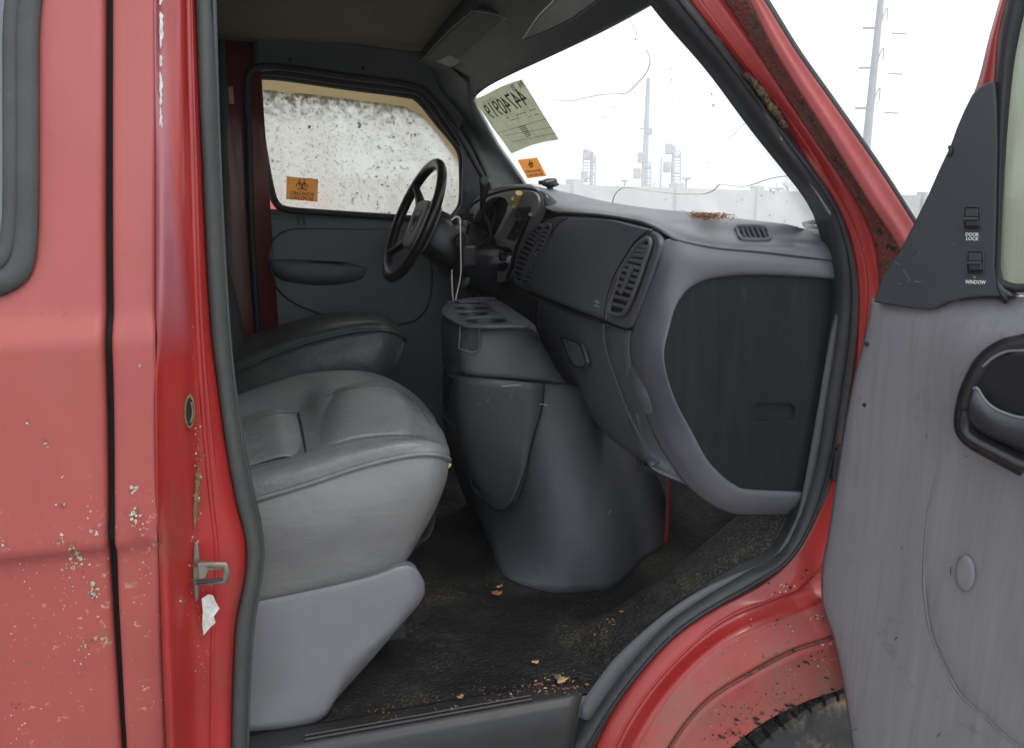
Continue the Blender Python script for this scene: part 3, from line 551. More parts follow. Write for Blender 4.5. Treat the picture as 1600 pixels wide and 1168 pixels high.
sweep([WS(a, b, .004) for a, b in ((738, 153), (760, 135), (800, 114), (850, 91), (940, 48), (1025, 1), (1050, -20))], 'glass_gasket', M['rubd'], van, w=.004, h=.003)
# near pillar inner trim (dark sliver along the seal)
loft([[p for p in SI[:13]], [p+V((.02, .05, .01)) for p in SI[:13]]], 'pillar_trim', M['gtrim'], van, n=30, m=2)

# ---- far (driver's) side
YF = 1.72
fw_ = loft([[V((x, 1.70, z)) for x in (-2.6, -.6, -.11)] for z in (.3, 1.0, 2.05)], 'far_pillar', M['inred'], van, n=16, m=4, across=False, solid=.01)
# panel above the window with the opening's curve
topc = C3([(396, 54, 1.66), (440, 57, 1.66), (480, 60, 1.66), (540, 67, 1.66), (600, 75, 1.66), (660, 81, 1.66), (720, 85, 1.64), (760, 110, 1.62)])
botc = C3([(396, 112, 1.70), (440, 108, 1.70), (480, 111, 1.70), (540, 120, 1.70), (600, 127, 1.70), (648, 136, 1.70), (675, 154, 1.70), (715, 205, 1.70)])
loft([topc, bl(topc, botc, .5, 8), botc, [p+V((0, .05, .0)) for p in botc]], 'window_header', M['gtrim'], van, n=40, m=4, across=False)
for a, b in ((453, 94), (567, 107)): lathe(P(a, b, 1.672), V((0, -1, 0)), [(.006, 0), (.006, .004), (.003, .006)], 'trim_screw', M['dark'], van, seg=12)
# red strip round the window between body seal and window frame
fr_o = [(386, 560), (385, 350), (383, 230), (383, 150), (386, 118), (402, 103), (440, 104), (540, 118), (645, 133), (675, 154), (702, 190), (729, 232), (757, 282)]
fr_i = [(428, 520), (414, 345), (404, 230), (399, 150), (400, 126), (410, 116), (440, 117), (540, 130), (634, 142), (662, 156), (690, 192), (722, 236), (745, 280)]
# door frame (red) and its black seal
sweep(Ys([(408, 560), (402, 500), (397, 430), (392, 340), (389, 230), (386, 150), (389, 118), (404, 105), (440, 105), (540, 119), (645, 134), (675, 154), (702, 190), (729, 232), (757, 282)], 1.695), 'far_door_seal', M['rubd'], van, w=.012, h=.012)
fd = mk('driver_door', 'grey trimmed driver door on the far side with a dirty window')
def bandY(a, b, y0, y1, name, mat, p, **kw): return sub(loft([Ys(a, y0), Ys(b, y1)], name, mat, None, n=50, m=2, across=False, **kw), p)
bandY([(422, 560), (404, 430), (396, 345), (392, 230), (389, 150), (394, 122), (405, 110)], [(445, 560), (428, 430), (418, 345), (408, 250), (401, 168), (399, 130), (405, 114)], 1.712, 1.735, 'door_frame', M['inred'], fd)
wl = [(402, 123), (411, 119), (450, 122), (540, 135), (630, 147), (654, 156), (684, 192), (717, 234), (722, 270), (721, 315), (712, 334), (699, 344), (660, 343), (618, 340), (510, 333), (450, 328), (432, 318), (423, 294), (411, 228), (403, 168)]
sub(sweep(Ys([(a, b) for a, b in wl], 1.76), 'window_frame', M['rubd'], None, w=.013, h=.02, closed=True, ref=V((0, 1, 0)), k=6), fd)
sub(sweep(Ys([(397, 150), (397, 124), (408, 113), (450, 116), (540, 129), (634, 141), (660, 151), (690, 190), (722, 232), (740, 262)], 1.735), 'frame_channel', M['rubd'], None, w=.012, h=.014, ref=V((0, 1, 0))), fd)
glz = [(402, 139), (489, 148), (564, 157), (630, 166), (660, 180), (684, 207), (714, 249), (724, 262), (724, 315), (712, 336), (699, 348), (618, 346), (510, 339), (450, 334), (428, 322), (419, 294), (407, 228), (399, 168)]
sub(plate(Ys(glz, 1.78), 'window_glass', M['dglass'], None, t=.004, bev=0, smooth=False), fd)
sub(plate(Ys([(396, 110), (540, 124), (640, 134), (668, 148), (700, 190), (730, 240), (728, 280), (714, 253), (684, 211), (660, 184), (630, 170), (564, 161), (489, 152), (398, 143)], 1.80), 'wind_deflector', M['tint'], None, t=.003, bev=0, smooth=False), fd)
# door trim: top rail, main panel, moulded recess, armrest
tr = [(406, 336), (450, 337), (500, 340), (560, 343), (620, 347), (680, 350), (740, 356), (800, 360)]
def row(pts, y): return Ys(pts, y)
t0 = row(tr, 1.745); t1 = row([(a, b+2) for a, b in tr], 1.722)
t2 = row([(410, 372), (450, 370), (500, 370), (560, 370), (620, 372), (680, 375), (740, 378), (800, 380)], 1.712)
t3 = row([(415, 420), (450, 420), (500, 420), (560, 420), (620, 420), (680, 420), (740, 420), (800, 420)], 1.712)
t4 = row([(428, 520), (460, 540), (500, 540), (560, 540), (620, 560), (680, 600), (740, 620), (800, 620)], 1.712)
t5 = row([(440, 640), (460, 680), (500, 700), (560, 700), (620, 720), (680, 740), (740, 760), (800, 760)], 1.712)
sub(loft([t0, t1, t2, t3, t4, t5], 'door_trim', M['fdoor'], None, n=40, m=4, across=False), fd)
rc = [(610, 360), (560, 359), (504, 358), (454, 359), (430, 372), (419, 392), (421, 420), (432, 449), (459, 473), (504, 491), (560, 505), (628, 506), (658, 493), (673, 461), (674, 409), (668, 370)]
rp = sub(plate(Ys(rc, 1.700), 'moulded_panel', M['fdoor'], None, t=.012, bev=.004, closed_smooth=True), fd)
sub(sweep(Ys([(a, b) for a, b in rc], 1.7085), 'panel_seam', M['void'], None, w=.003, h=.003, closed=True), fd)
ar0 = C3([(424, 405, 1.70), (450, 405, 1.70), (500, 407, 1.70), (545, 410, 1.70), (574, 420, 1.70)])
ar1 = C3([(423, 409, 1.67), (450, 412, 1.645), (500, 414, 1.64), (545, 417, 1.65), (573, 422, 1.69)])
ar1b = C3([(423, 414, 1.665), (450, 420, 1.635), (500, 422, 1.63), (545, 424, 1.64), (572, 427, 1.69)])
ar2 = C3([(430, 428, 1.67), (450, 433, 1.645), (500, 436, 1.64), (545, 435, 1.65), (568, 432, 1.69)])
ar3 = C3([(434, 434, 1.70), (450, 440, 1.70), (500, 446, 1.70), (545, 442, 1.70), (566, 435, 1.70)])
sub(loft([ar0, ar1, ar1b, ar2, ar3], 'armrest', M['fdoor'], None, n=30, m=3), fd)
sub(plate([P(509+33*math.cos(t)*(1 if abs(math.cos(t)) < .8 else 1), 411.5+2.8*math.sin(t)+.02*33*math.cos(t), 1.66) for t in [i*math.pi/10 for i in range(20)]], 'handle_slot', M['void'], None, t=.01, bev=0), fd)
sub(lathe(P(635, 463, 1.698), V((0, -1, 0)), [(.015, 0), (.015, .003), (.012, .004)], 'trim_plug', M['fdoor'], None), fd)
sub(lathe(P(414, 348, 1.712), V((0, -1, 0)), [(.008, 0), (.008, .004), (.004, .005)], 'trim_screw', M['dark'], None), fd)
sub(sweep(Ys([(467, 351), (467, 337), (476, 336), (476, 351)], 1.706), 'rail_clip', M['gtrim'], None, w=.003, h=.004, smooth=False), fd)
sub(loft([[P(a, b, 1.752) for a, b in ((395, 325), (500, 331), (620, 340), (720, 345))], [P(a, b, 1.752) for a, b in ((395, 700), (500, 700), (620, 700), (900, 700))]], 'inner_skin', M['fdoor'], None, n=10, m=1), fd)
sub(plate([P(a, b, 1.745) for a, b in ((690, 140), (712, 150), (760, 200), (830, 330), (800, 400), (724, 400), (728, 345), (726, 262))], 'quarter_filler', M['rubd'], None, t=.02, bev=0), fd)
# quarter panel with tweeter
sub(plate(C3([(716, 200, 1.69), (735, 228, 1.69), (770, 300, 1.69), (780, 350, 1.69), (700, 350, 1.69), (722, 320, 1.69), (724, 250, 1.69)]), 'mirror_trim', M['tri'], None, t=.02), fd)
sub(lathe(P(728, 296, 1.688), V((0, -1, 0)), [(.014, 0), (.014, .006), (.01, .009)], 'tweeter', M['gtrim'], None), fd)
# belt and tag on the far pillar
sweep(P3([(343, 60, 1.685), (345, 130, 1.68), (348, 150, 1.68), (347, 230, 1.68), (351, 300, 1.68), (354, 420, 1.66)]), 'seat_belt', M['dark'], van, w=.018, h=.002, ref=V((0, 1, 0)))
box(P(361, 149, 1.69), .016, .006, .055, 'warning_tag', M['tan'], van)

# ================================================================== INTERIOR
# ---- floor mat
def fh(x, y):
    def ss(a, b, v): v = max(0, min(1, (v-a)/(b-a))); return v*v*(3-2*v)
    z = .6
    bump = max(0, min(.34, (x-.50)*.72))
    z += bump*(1-ss(.25, .40, y))*(.9+.1*ss(.10, .2, y))
    z += max(0, x-.96)*1.15*ss(.30, .6, y)*.9
    return min(z, 1.0)+.004*math.sin(x*23+y*7)*math.sin(y*19)
bm = bmesh.new(); nx, nyy = 170, 110
g = [[bm.verts.new((-2.6+3.9*(i/nx)**.6, .125+1.55*j/nyy, fh(-2.6+3.9*(i/nx)**.6, .125+1.55*j/nyy))) for j in range(nyy+1)] for i in range(nx+1)]
for i in range(nx):
    for j in range(nyy): bm.faces.new((g[i][j], g[i+1][j], g[i+1][j+1], g[i][j+1]))
fm = finish(bm, 'floor_mat', M['mat'], van, solid=.008); fm['label'] = 'dirty black rubber floor mat with sand and leaf crumbs'
sA = PZ(386, 1146, .606); sB = PZ(868, 1050, .606)
def zz(pts, z): return [PZ(a, b, z) for a, b in pts]
q0 = [V((x, .135, .607)) for x in (-.6, -.1, .1, .3, .42, .47)]
q1 = [V((x, .112, .604)) for x in (-.6, -.1, .1, .3, .42, .46)]
q2 = [V((x, .100, .590)) for x in (-.6, -.1, .1, .3, .41, .45)]
q3 = [V((x, .092, .45)) for x in (-.6, -.1, .1, .3, .39, .43)]
q4 = [V((x, .02, .42)) for x in (-.6, -.1, .1, .3, .39, .43)]
stp = loft([[p+V((0, .03, -.004)) for p in q0], q0, q1, q2, q3, q4], 'entry_step', M['step'], van, n=40, m=3, across=False)
for yy in (.118, .128): submesh(sweep([V((x, yy, .609)) for x in (-.05, .15, .36)], 'step_rib', M['step'], None, w=.003, h=.003), stp)
submesh(lathe(V((.43, .17, .607)), V((0, 0, 1)), [(.008, 0), (.008, .002), (.004, .003)], 'step_rivet', M['steel'], None, seg=12), stp)
loft([[V((x, .03, .42)) for x in (-.6, .5)], [V((x, .0, .2)) for x in (-.6, .5)]], 'sill', M['jamb'], van, n=8, m=2)
sst = surf(stp, fm)
def sfl(a, b):
    q = sst(a, b, .0012); return q if q is not None else PZ(a, b, .6)
sandm = pmat('sand_grit', (.26, .20, .13), .95, .4, 300)
specks([(620, 1103, 30, 4, 30, 1.2), (700, 1090, 40, 4, 36, 1.2), (800, 1076, 40, 4, 50, 1.3), (875, 1062, 10, 7, 40, 1.8), (590, 1115, 10, 4, 40, 1.3), (885, 1090, 8, 16, 24, 1.3), (840, 1072, 20, 5, 24, 1.8), (775, 908, 12, 8, 30, 1.3), (900, 930, 60, 5, 30, 1), (930, 1000, 24, 16, 30, .9), (980, 950, 30, 14, 30, .8), (820, 1000, 90, 50, 40, .7), (700, 950, 60, 60, 30, .7)], sfl, 'sand_grit', [sandm, rst, rst, M['crust']], fm)
# dark firewall and the bits seen below the dash
loft([[V((1.22, y, .5)) for y in (.14, .9, 1.68)], [V((1.22, y, 1.42)) for y in (.14, .9, 1.68)]], 'firewall', M['void'], van, n=10, m=2)
plate([P(a, b, .42) for a, b in ((1150, 803), (1235, 803), (1236, 838), (1218, 860), (1200, 845), (1170, 822))], 'kick_panel', M['dred'], van, t=.01)
sweep([P(a, b, .5) for a, b in ((1045, 742), (1044, 800), (1041, 848))], 'red_seam_flange', M['dred'], van, w=.0025, h=.006)
# ---- engine cover / console
con = mk('console')
def V3(l): return P3(l)
# lower body lofted by vertical sections, left to right
S = []
S.append(V3([(693, 566, 1.12), (692, 620, 1.12), (695, 680, 1.12), (712, 740, 1.12), (735, 800, 1.1)]))
S.append(V3([(700, 574, .95), (700, 620, .95), (705, 690, .95), (725, 745, .95), (747, 806, 1.0)]))
S.append(V3([(722, 585, .66), (716, 640, .75), (720, 700, .83), (744, 785, .86), (770, 862, .74)]))
S.append(V3([(770, 590, .62), (765, 660, .69), (772, 740, .76), (780, 830, .70), (789, 900, .575)]))
S.append(V3([(818, 594, .59), (820, 660, .60), (830, 740, .59), (845, 840, .55), (863, 925, .50)]))
S.append(V3([(855, 597, .585), (870, 660, .57), (885, 740, .54), (905, 840, .50), (916, 923, .485)]))
S.append(V3([(890, 600, .60), (915, 660, .58), (935, 740, .55), (955, 840, .51), (965, 916, .487)]))
S.append(V3([(925, 615, .66), (950, 680, .65), (975, 750, .63), (995, 820, .61), (1005, 876, .597)]))
S.append(V3([(960, 640, .74), (985, 700, .72), (1010, 750, .69), (1025, 800, .67), (1034, 858, .645)]))
S.append(V3([(975, 640, .95), (1000, 700, .93), (1030, 750, .90), (1045, 800, .90), (1056, 850, .88)]))
ecv = sub(loft(S, 'engine_cover', M['cons'], None, n=26, m=5), con)
# pocket panel proud of the cover
pk = [(700, 583, .925), (720, 588, .625), (770, 593, .585), (818, 597, .575), (849, 600, .57), (845, 640, .57), (831, 685, .575), (818, 737, .575), (800, 782, .59), (785, 795, .61), (765, 787, .66), (738, 752, .74), (712, 712, .84), (704, 690, .90), (702, 640, .92)]
Pp = P3(pk); cx = sum(Pp, V())/len(Pp)
rows = [resample(P3([(698, 583, .935), (712, 587, .70), (722, 588, .622), (770, 593, .583), (818, 597, .573), (849, 600, .568)]), 16),
        resample(P3([(697, 620, .935), (709, 630, .74), (719, 640, .66), (768, 645, .61), (815, 645, .588), (843, 645, .572)]), 16),
        resample(P3([(699, 670, .92), (713, 685, .78), (726, 695, .69), (768, 700, .64), (807, 696, .60), (831, 688, .578)]), 16),
        resample(P3([(706, 705, .88), (722, 727, .79), (742, 745, .72), (775, 748, .66), (802, 742, .615), (818, 737, .585)]), 16),
        resample(P3([(738, 752, .77), (752, 768, .74), (765, 781, .70), (778, 784, .66), (790, 783, .63), (800, 780, .60)]), 16),
        resample(P3([(765, 788, .70), (772, 792, .68), (778, 795, .66), (785, 796, .64), (790, 793, .63), (794, 789, .62)]), 16)]
sbn = sub(loft(rows, 'storage_bin', M['cons'], None, n=16, m=4, solid=.012), con)
sub(sweep([p+V((0, -.003, 0)) for p in P3([(850, 600, .568), (846, 640, .57), (832, 688, .575), (819, 738, .583), (801, 782, .60), (786, 797, .63), (766, 789, .69), (738, 753, .765)])], 'bin_seam', M['void'], None, w=.002), con)
sub(plate([P(a, b, y) for a, b, y in ((692, 585, 1.0), (712, 592, .70), (713, 630, .72), (712, 664, .77), (700, 650, .9), (691, 625, 1.0))], 'side_pocket', M['void'], None, t=.004, bev=0, smooth=False), con)
sub(sweep(P3([(690, 625, 1.0), (692, 645, .98), (700, 658, .88), (710, 667, .77)]), 'pocket_rim', M['cons'], None, w=.003), con)
# top module
ztop = 1.2475
def flat(l): return [PZ(a, b, ztop) for a, b, c in l]
top = flat([(690, 487, 1.02), (692, 481, 1.04), (698, 476, 1.08), (715, 472, 1.12), (745, 468, 1.15), (774, 468, 1.15), (800, 483, .98), (828, 502, .82), (838, 512, .76)])
ftop = flat([(692, 490, .98), (697, 494, .93), (705, 499, .84), (720, 507, .66), (732, 509, .62), (765, 510, .60), (800, 509, .60), (825, 510, .62), (838, 516, .66)])
f1 = P3([(690, 495, 1.0), (693, 500, .95), (700, 506, .84), (717, 514, .645), (732, 516, .605), (765, 517, .585), (802, 516, .585), (828, 520, .605), (845, 530, .65)])
f2 = P3([(689, 525, 1.0), (692, 535, .95), (698, 545, .84), (715, 552, .635), (732, 554, .595), (765, 556, .58), (808, 557, .578), (845, 560, .59), (868, 572, .62)])
f3 = P3([(692, 560, 1.0), (697, 570, .95), (705, 577, .84), (721, 583, .63), (735, 586, .595), (765, 589, .58), (818, 593, .572), (858, 597, .578), (888, 601, .60)])
f4 = [p+V((0, .02, -.002)) for p in f3]
mod = sub(loft([[p+V((0, 0, -.002)) for p in ftop], ftop, f1, f2, f3, f4], 'cup_holder_module', M['cons'], None, n=50, m=4, across=False, solid=.003), con)
sub(loft([top[2:6], [p+V((.004, .012, -.01)) for p in top[2:6]], [p+V((.01, .03, -.15)) for p in top[2:6]]], 'module_back', M['cons'], None, n=40, m=2), con)
mod2 = sub(sweep([p+V((0, -.001, .001)) for p in f3], 'module_seam', M['void'], None, w=.0018), con)
def ell(cx, cy, rx, ry, z, n=24): return [PZ(cx+rx*math.cos(2*math.pi*i/n), cy+ry*math.sin(2*math.pi*i/n), z) for i in range(n)]
tout = resample(top, 26)+resample(ftop, 26)[::-1][1:-1]
tpl = plate([V((p.x, p.y, ztop+.0015)) for p in tout], 'module_top', M['cons'], None, t=.006, bev=0, ang=30)
for cx, cy, rx, ry in ((733, 473.6, 25, 2.4), (737, 481, 29, 4.0), (739, 490.3, 25, 3.9), (759, 500.8, 33, 5.2)):
    e_ = ell(cx, cy, rx, ry, ztop); cc = sum(e_, V())/len(e_)
    bm = bmesh.new(); A_ = [bm.verts.new(p+V((0, 0, .02))) for p in e_]; B_ = [bm.verts.new(p+V((0, 0, -.02))) for p in e_]
    bm.faces.new(A_); bm.faces.new(B_[::-1])
    for i in range(24): bm.faces.new((A_[i], B_[i], B_[(i+1) % 24], A_[(i+1) % 24]))
    bmesh.ops.recalc_face_normals(bm, faces=bm.faces[:]); cut(tpl, finish(bm, 'cutter', M['cons'], face_cam=False))
    bm = bmesh.new(); rs = [[bm.verts.new(cc+(p-cc)*k+V((0, 0, h))) for p in e_] for k, h in ((1.0, -.0035), (.96, -.012), (.93, -.05), (.9, -.052))]
    for a, b in zip(rs, rs[1:]):
        for i in range(24): bm.faces.new((a[i], a[(i+1) % 24], b[(i+1) % 24], b[i]))
    bm.faces.new(rs[-1]); bmesh.ops.recalc_face_normals(bm, faces=bm.faces[:]); bmesh.ops.reverse_faces(bm, faces=bm.faces[:])
    sub(finish(bm, 'cup_well', M['dark'], face_cam=False, ang=60), con)
sub(tpl, con)
sub(plate(P3([(731, 505, .58), (748, 506, .58), (747, 530, .574), (745, 542, .574), (740, 547, .574), (734, 544, .574), (732, 530, .574)]), 'mug_slot', M['seamd'], None, t=.004, bev=0, smooth=False), con)
sub(sweep(P3([(719, 508, .60), (718, 530, .59), (717, 543, .588), (728, 548, .578), (740, 550, .575), (747, 545, .575), (748, 525, .575), (749, 508, .58)]), 'slot_rim', M['cons'], None, w=.0022), con)
for a, b, c, d in ((784, 603.5, 814, 601.5), (843, 631, 856, 633), (872, 734, 877, 735)):
    sub(sweep(P3([(a, b, .574 if b < 620 else .555), ((a+c)/2, (b+d)/2-.6, .574 if b < 620 else .555), (c, d, .574 if b < 620 else .555)]), 'scratch', M['cable'], None, w=.0009, h=.0006), con)
random.seed(21); sec = surf(ecv, sbn)
def scratches(n, x0, x1, y0, y1, f, name, parent, mat, w=.0006, ln=.25):
    bm = bmesh.new()
    for i in range(n):
        a, b = random.uniform(x0, x1), random.uniform(y0, y1); l_ = random.expovariate(ln)+1; th = random.gauss(-1.1, .7)
        q = [f(a+l_*k*math.cos(th)+random.uniform(-.5, .5), b+l_*k*math.sin(th), .0006) for k in (0, .5, 1)]
        if None in q: continue
        sweep_bm(bm, q, w*random.uniform(.4, 1), .0003, sides=4, k=2)
    o = sub(finish(bm, name, mat, face_cam=False), parent); o['kind'] = 'stuff'
scratches(34, 730, 1020, 610, 900, sec, 'scuff_marks', con, M['visor'])
# ---- dashboard
da = mk('dashboard')
T1p = [(700, 335), (735, 312), (757, 302), (780, 297), (801, 294), (823, 294), (844, 297), (873, 300), (905, 307), (958, 320), (1029, 331), (1083, 336), (1143, 344), (1172, 347), (1243, 355), (1270, 360), (1288, 364)]
T1 = [WS(a, b, .03) for a, b in T1p]
T1[-1] = P(1296, 365.5, .145); T1[-2] = P(1270, 360, .21); T0 = [p+V((.03, .05 if i > 12 else 0, -.05)) for i, p in enumerate(T1)]
T2 = Xs([(690, 375), (720, 341), (733, 324), (750, 311), (773, 301), (799, 295), (820, 294), (837, 298), (846, 308), (850, 325), (870, 333), (887, 334), (940, 338), (994, 347), (1022, 357)], .598) + P3([(1042, 368, .135), (1060, 377, .125), (1120, 389, .115), (1200, 396, .112), (1309, 408, .112)])
Tm = bl(T1, T2, .55, 24); Tm = [p+V((0, 0, .006)) for p in Tm]
Tm2 = [p+V((-.001, 0, .007)) for p in bl(T1, T2, .87, 24)]
dto = sub(loft([T0, T1, Tm, Tm2, T2], 'dash_top', M['dtop'], None, n=110, m=5), da)
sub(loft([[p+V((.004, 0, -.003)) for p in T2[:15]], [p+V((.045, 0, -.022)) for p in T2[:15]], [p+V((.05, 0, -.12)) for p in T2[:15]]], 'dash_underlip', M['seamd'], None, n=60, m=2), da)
T2n = P3([(1036, 371, .142), (1060, 377, .125), (1120, 389, .115), (1200, 396, .112), (1309, 408, .112)])
I = T2n[::-1][:-1] + [P(1036, 371, .14), PX(1035, 385, .600), PX(1029, 413, .598), PX(1012, 455, .598), PX(995, 498, .600), PX(986, 520, .602), PX(985, 555, .605), PX(1000, 620, .618), P(1022, 680, .20), P(1045, 720, .18), P(1075, 760, .16), P(1111, 788, .145), P(1141, 801, .14), P(1164, 804, .14), P(1243, 804, .14)]
O = P3([(1309, 436, .112), (1260, 432, .112), (1220, 430, .112), (1180, 429, .112), (1145, 430, .112), (1103, 436, .112), (1078, 449, .112), (1063, 465, .112), (1053, 485, .112), (1045, 513, .112), (1037, 545, .112), (1038, 572, .112), (1046, 603, .112), (1058, 634, .112), (1081, 677, .112), (1103, 717, .112), (1126, 743, .112), (1149, 760, .112), (1171, 767, .112), (1258, 771, .112)])
def knots(c, n): return c
# pair control points one to one so the rim flows
nI = resample(I, 80); nO = resample(O, 80)
Mi = []
for p, q in zip(nI, nO):
    m_ = p.lerp(q, .5); w = (p-q).length; Mi.append(m_ + V((-.22*w*.5, -.20*w*.5, 0)))
sub(loft([nI, Mi, nO, [p+V((.004, .03, 0)) for p in nO]], 'dash_end_rim', M['dash'], None, n=80, m=6, samp=False), da)
# lower front of the dash (below the passenger airbag panel)
L0 = Xs([(690, 430), (740, 440), (770, 444), (800, 447), (828, 458), (887, 483), (940, 501), (986, 516)], .604)
L1 = Xs([(690, 470), (745, 490), (790, 505), (832, 530), (872, 575), (912, 620), (954, 665), (990, 700)], .640)
L2 = Xs([(690, 480), (750, 500), (792, 520), (832, 545), (885, 599), (925, 653), (960, 690), (1024, 732)], .67)
L1 = bl(L0, L2, .6, 12); L1 = [p+V((-.018, 0, 0)) for p in L1]
sub(loft([[p+V((.03, 0, .004)) for p in L0], L0, L1, L2, [p+V((.05, 0, 0)) for p in L2]], 'lower_dash', M['dash2'], None, n=60, m=4), da)
sub(loft([[V((x, y, z)) for y in (.85, 1.3, 1.68)] for x, z in ((.612, 1.34), (.60, 1.2), (.66, 1.08), (.75, 1.05))], 'knee_panel', M['dark'], None, n=16, m=4), da)
# fill between lower dash and rim bottom
f0 = Xs([(1000, 512), (996, 555), (1012, 620)], .604) + P3([(1036, 680, .20), (1060, 720, .18), (1090, 765, .165)])
f1_ = Xs([(960, 512), (960, 570), (975, 640), (1000, 700), (1020, 730)], .63)
sub(loft([f0, f1_, [p+V((.05, .02, 0)) for p in resample(f1_, 6)]], 'dash_corner', M['dash2'], None, n=30, m=3), da)
sub(sweep([P(a, b, y) for a, b, y in ((943, 507, .385), (945, 539, .37), (960, 588, .335), (987, 656, .27), (1021, 720, .20))], 'dash_seam', M['gtrim'], None, w=.002), da)
sub(sweep([p+V((-.004, 0, -.001)) for p in Xs([(803, 446), (812, 454), (828, 460), (887, 485), (940, 503), (980, 516)], .602)], 'dash_seam', M['gtrim'], None, w=.002), da)
sub(sweep([p+V((-.006, 0, 0)) for p in Xs([(829, 462), (831, 480), (832, 500)], .605)], 'dash_seam', M['gap'], None, w=.0015), da)
# glovebox latch
lp = Xs([(877, 527), (884, 528), (900, 534), (907, 538), (912, 552), (916, 566), (911, 574), (900, 572), (893, 567)], .596)
sub(plate(lp, 'glovebox_latch', M['dash2'], None, t=.01, bev=.002), da)
sub(sweep([p+V((-.001, 0, 0)) for p in lp], 'latch_gap', M['void'], None, w=.0018, closed=True, smooth=False), da)
# recessed module face: black gap, airbag panel, vent bezels
mo = [(838, 352), (852, 341), (868, 335), (887, 335), (940, 339), (994, 349), (1022, 359), (1034, 373), (1033, 395), (1014, 452), (996, 497), (984, 516), (965, 513), (940, 502), (887, 484), (828, 460), (804, 448), (798, 440), (802, 420), (815, 390)]
sub(plate(Xs(mo, .600), 'module_gap', M['void'], None, t=.006, bev=0, smooth=False), da)
mi = [(842, 354), (855, 344), (870, 339), (887, 338.5), (940, 342), (992, 352), (1018, 361), (1029, 373), (1028, 395), (1010, 450), (992, 496), (982, 512), (966, 510), (940, 499), (887, 480), (828, 456), (807, 446), (801, 438), (805, 420), (818, 390)]
mp_ = sub(plate(Xs(mi, .592), 'vent_bezel', M['dash2'], None, t=.012, bev=.005, closed_smooth=True, k=3, ang=20), da)
# airbag panel: gently domed loft
La = Xs([(888, 340), (873, 350), (858, 372), (840, 406), (829, 435), (828, 454)], .590)
Ra = Xs([(1014, 359.5), (993, 377), (979, 397), (961, 428), (949, 464), (944, 499)], .588)
Ma = Xs([(952, 344), (933, 362), (918, 384), (900, 416), (889, 450), (886, 478)], .572)
M1 = bl(La, Ma, .5, 6); M1 = [p+V((-.003, 0, 0)) for p in M1]
ab = sub(loft([[p+V((.008, 0, 0)) for p in La], La, M1, Ma, bl(Ma, Ra, .5, 6), Ra, [p+V((.008, 0, 0)) for p in Ra]], 'airbag_panel', M['dash'], None, n=30, m=4, solid=.003), da)
sub(sweep([p+V((-.0005, 0, 0)) for p in La], 'panel_seam', M['gap'], None, w=.0012), da)
sub(sweep([p+V((-.0005, 0, 0)) for p in Ra], 'panel_seam', M['gap'], None, w=.0012), da)
sub(sweep([PX(a, b, .590) for a, b in ((828, 456), (887, 481), (944, 501))], 'panel_seam', M['gap'], None, w=.0025), da)
ink2 = M['visor']
sub(text('SRS', 'airbag_lettering', ink2, None, PX(930, 473, .583), PX(937, 475, .583), V((-1, 0, 0)), height=.007, depth=.0008), da)
sub(text('AIRBAG', 'airbag_lettering', ink2, None, PX(928, 478, .584), PX(937, 480.5, .584), V((-1, 0, 0)), height=.004, depth=.0008), da)
def vent(outl, x, slats, name='air_vent', rim=.004, fn=None, sw=.0016, sd=.004):
    f = fn or (lambda a, b, dx=0: PX(a, b, x-dx))
    sub(plate([f(a, b) for a, b in outl], name+'_cavity', M['void'], None, t=.003, bev=0, smooth=False), da)
    sub(sweep([f(a, b, .002) for a, b in outl], name+'_frame', M['dash2'], None, w=rim, h=.005, closed=True, k=4), da)
    for i, s in enumerate(slats):
        sub(sweep([f(a, b, .002) for a, b in s], name+'_slat' if False else 'vent_slat', M['dash2'], None, w=sw, h=sd, smooth=False, sides=6), da)
ol = [(1004, 376), (1011, 373), (1016, 377), (1013, 392), (1006, 412), (999, 434), (990, 458), (981, 478), (973, 490), (960, 491), (953, 486), (954, 474), (962, 448), (970, 423), (983, 401), (994, 386)]
def lr(t, L_, R_):
    a, b = L_[0]; c, d = L_[1]
    return None
def between(l, r, n, skip=()):
    """n slat lines between a left edge polyline and a right edge polyline"""
    out = []
    for i in range(1, n):
        t = i/n
        def at(pl):
            k = t*(len(pl)-1); j = min(int(k), len(pl)-2); u = k-j
            return (pl[j][0]*(1-u)+pl[j+1][0]*u, pl[j][1]*(1-u)+pl[j+1][1]*u)
        out.append([at(l), at(r)])
    return out
vent(ol, .586, between([(1003, 375), (985, 398), (971, 420), (961, 450), (953, 487)], [(1016, 380), (1010, 400), (1000, 430), (990, 458), (973, 492)], 12))
sub(sweep([PX(a, b, .581) for a, b in ((987, 418), (981, 432), (976, 445), (970, 456))], 'vent_adjuster', M['dash2'], None, w=.004, h=.006), da)
vl = [(843, 352), (848, 355), (846, 366), (838, 388), (829, 408), (822, 428), (813, 441), (806, 437), (803, 428), (808, 405), (820, 376), (834, 358)]
vr = [(852, 353), (860, 352), (859, 362), (850, 385), (840, 408), (832, 428), (826, 442), (817, 443), (815, 434), (822, 415), (833, 388), (844, 364)]
vent(vl, .588, between([(840, 352), (822, 374), (808, 405), (803, 437)], [(848, 358), (840, 384), (828, 412), (812, 442)], 12), rim=.003)
vent(vr, .588, between([(852, 352), (836, 380), (822, 414), (815, 442)], [(860, 356), (850, 384), (838, 412), (826, 443)], 13), rim=.003)
sub(sweep([PX(a, b, .583) for a, b in ((837, 398), (833, 408), (829, 418))], 'vent_adjuster', M['dash2'], None, w=.005, h=.006), da)
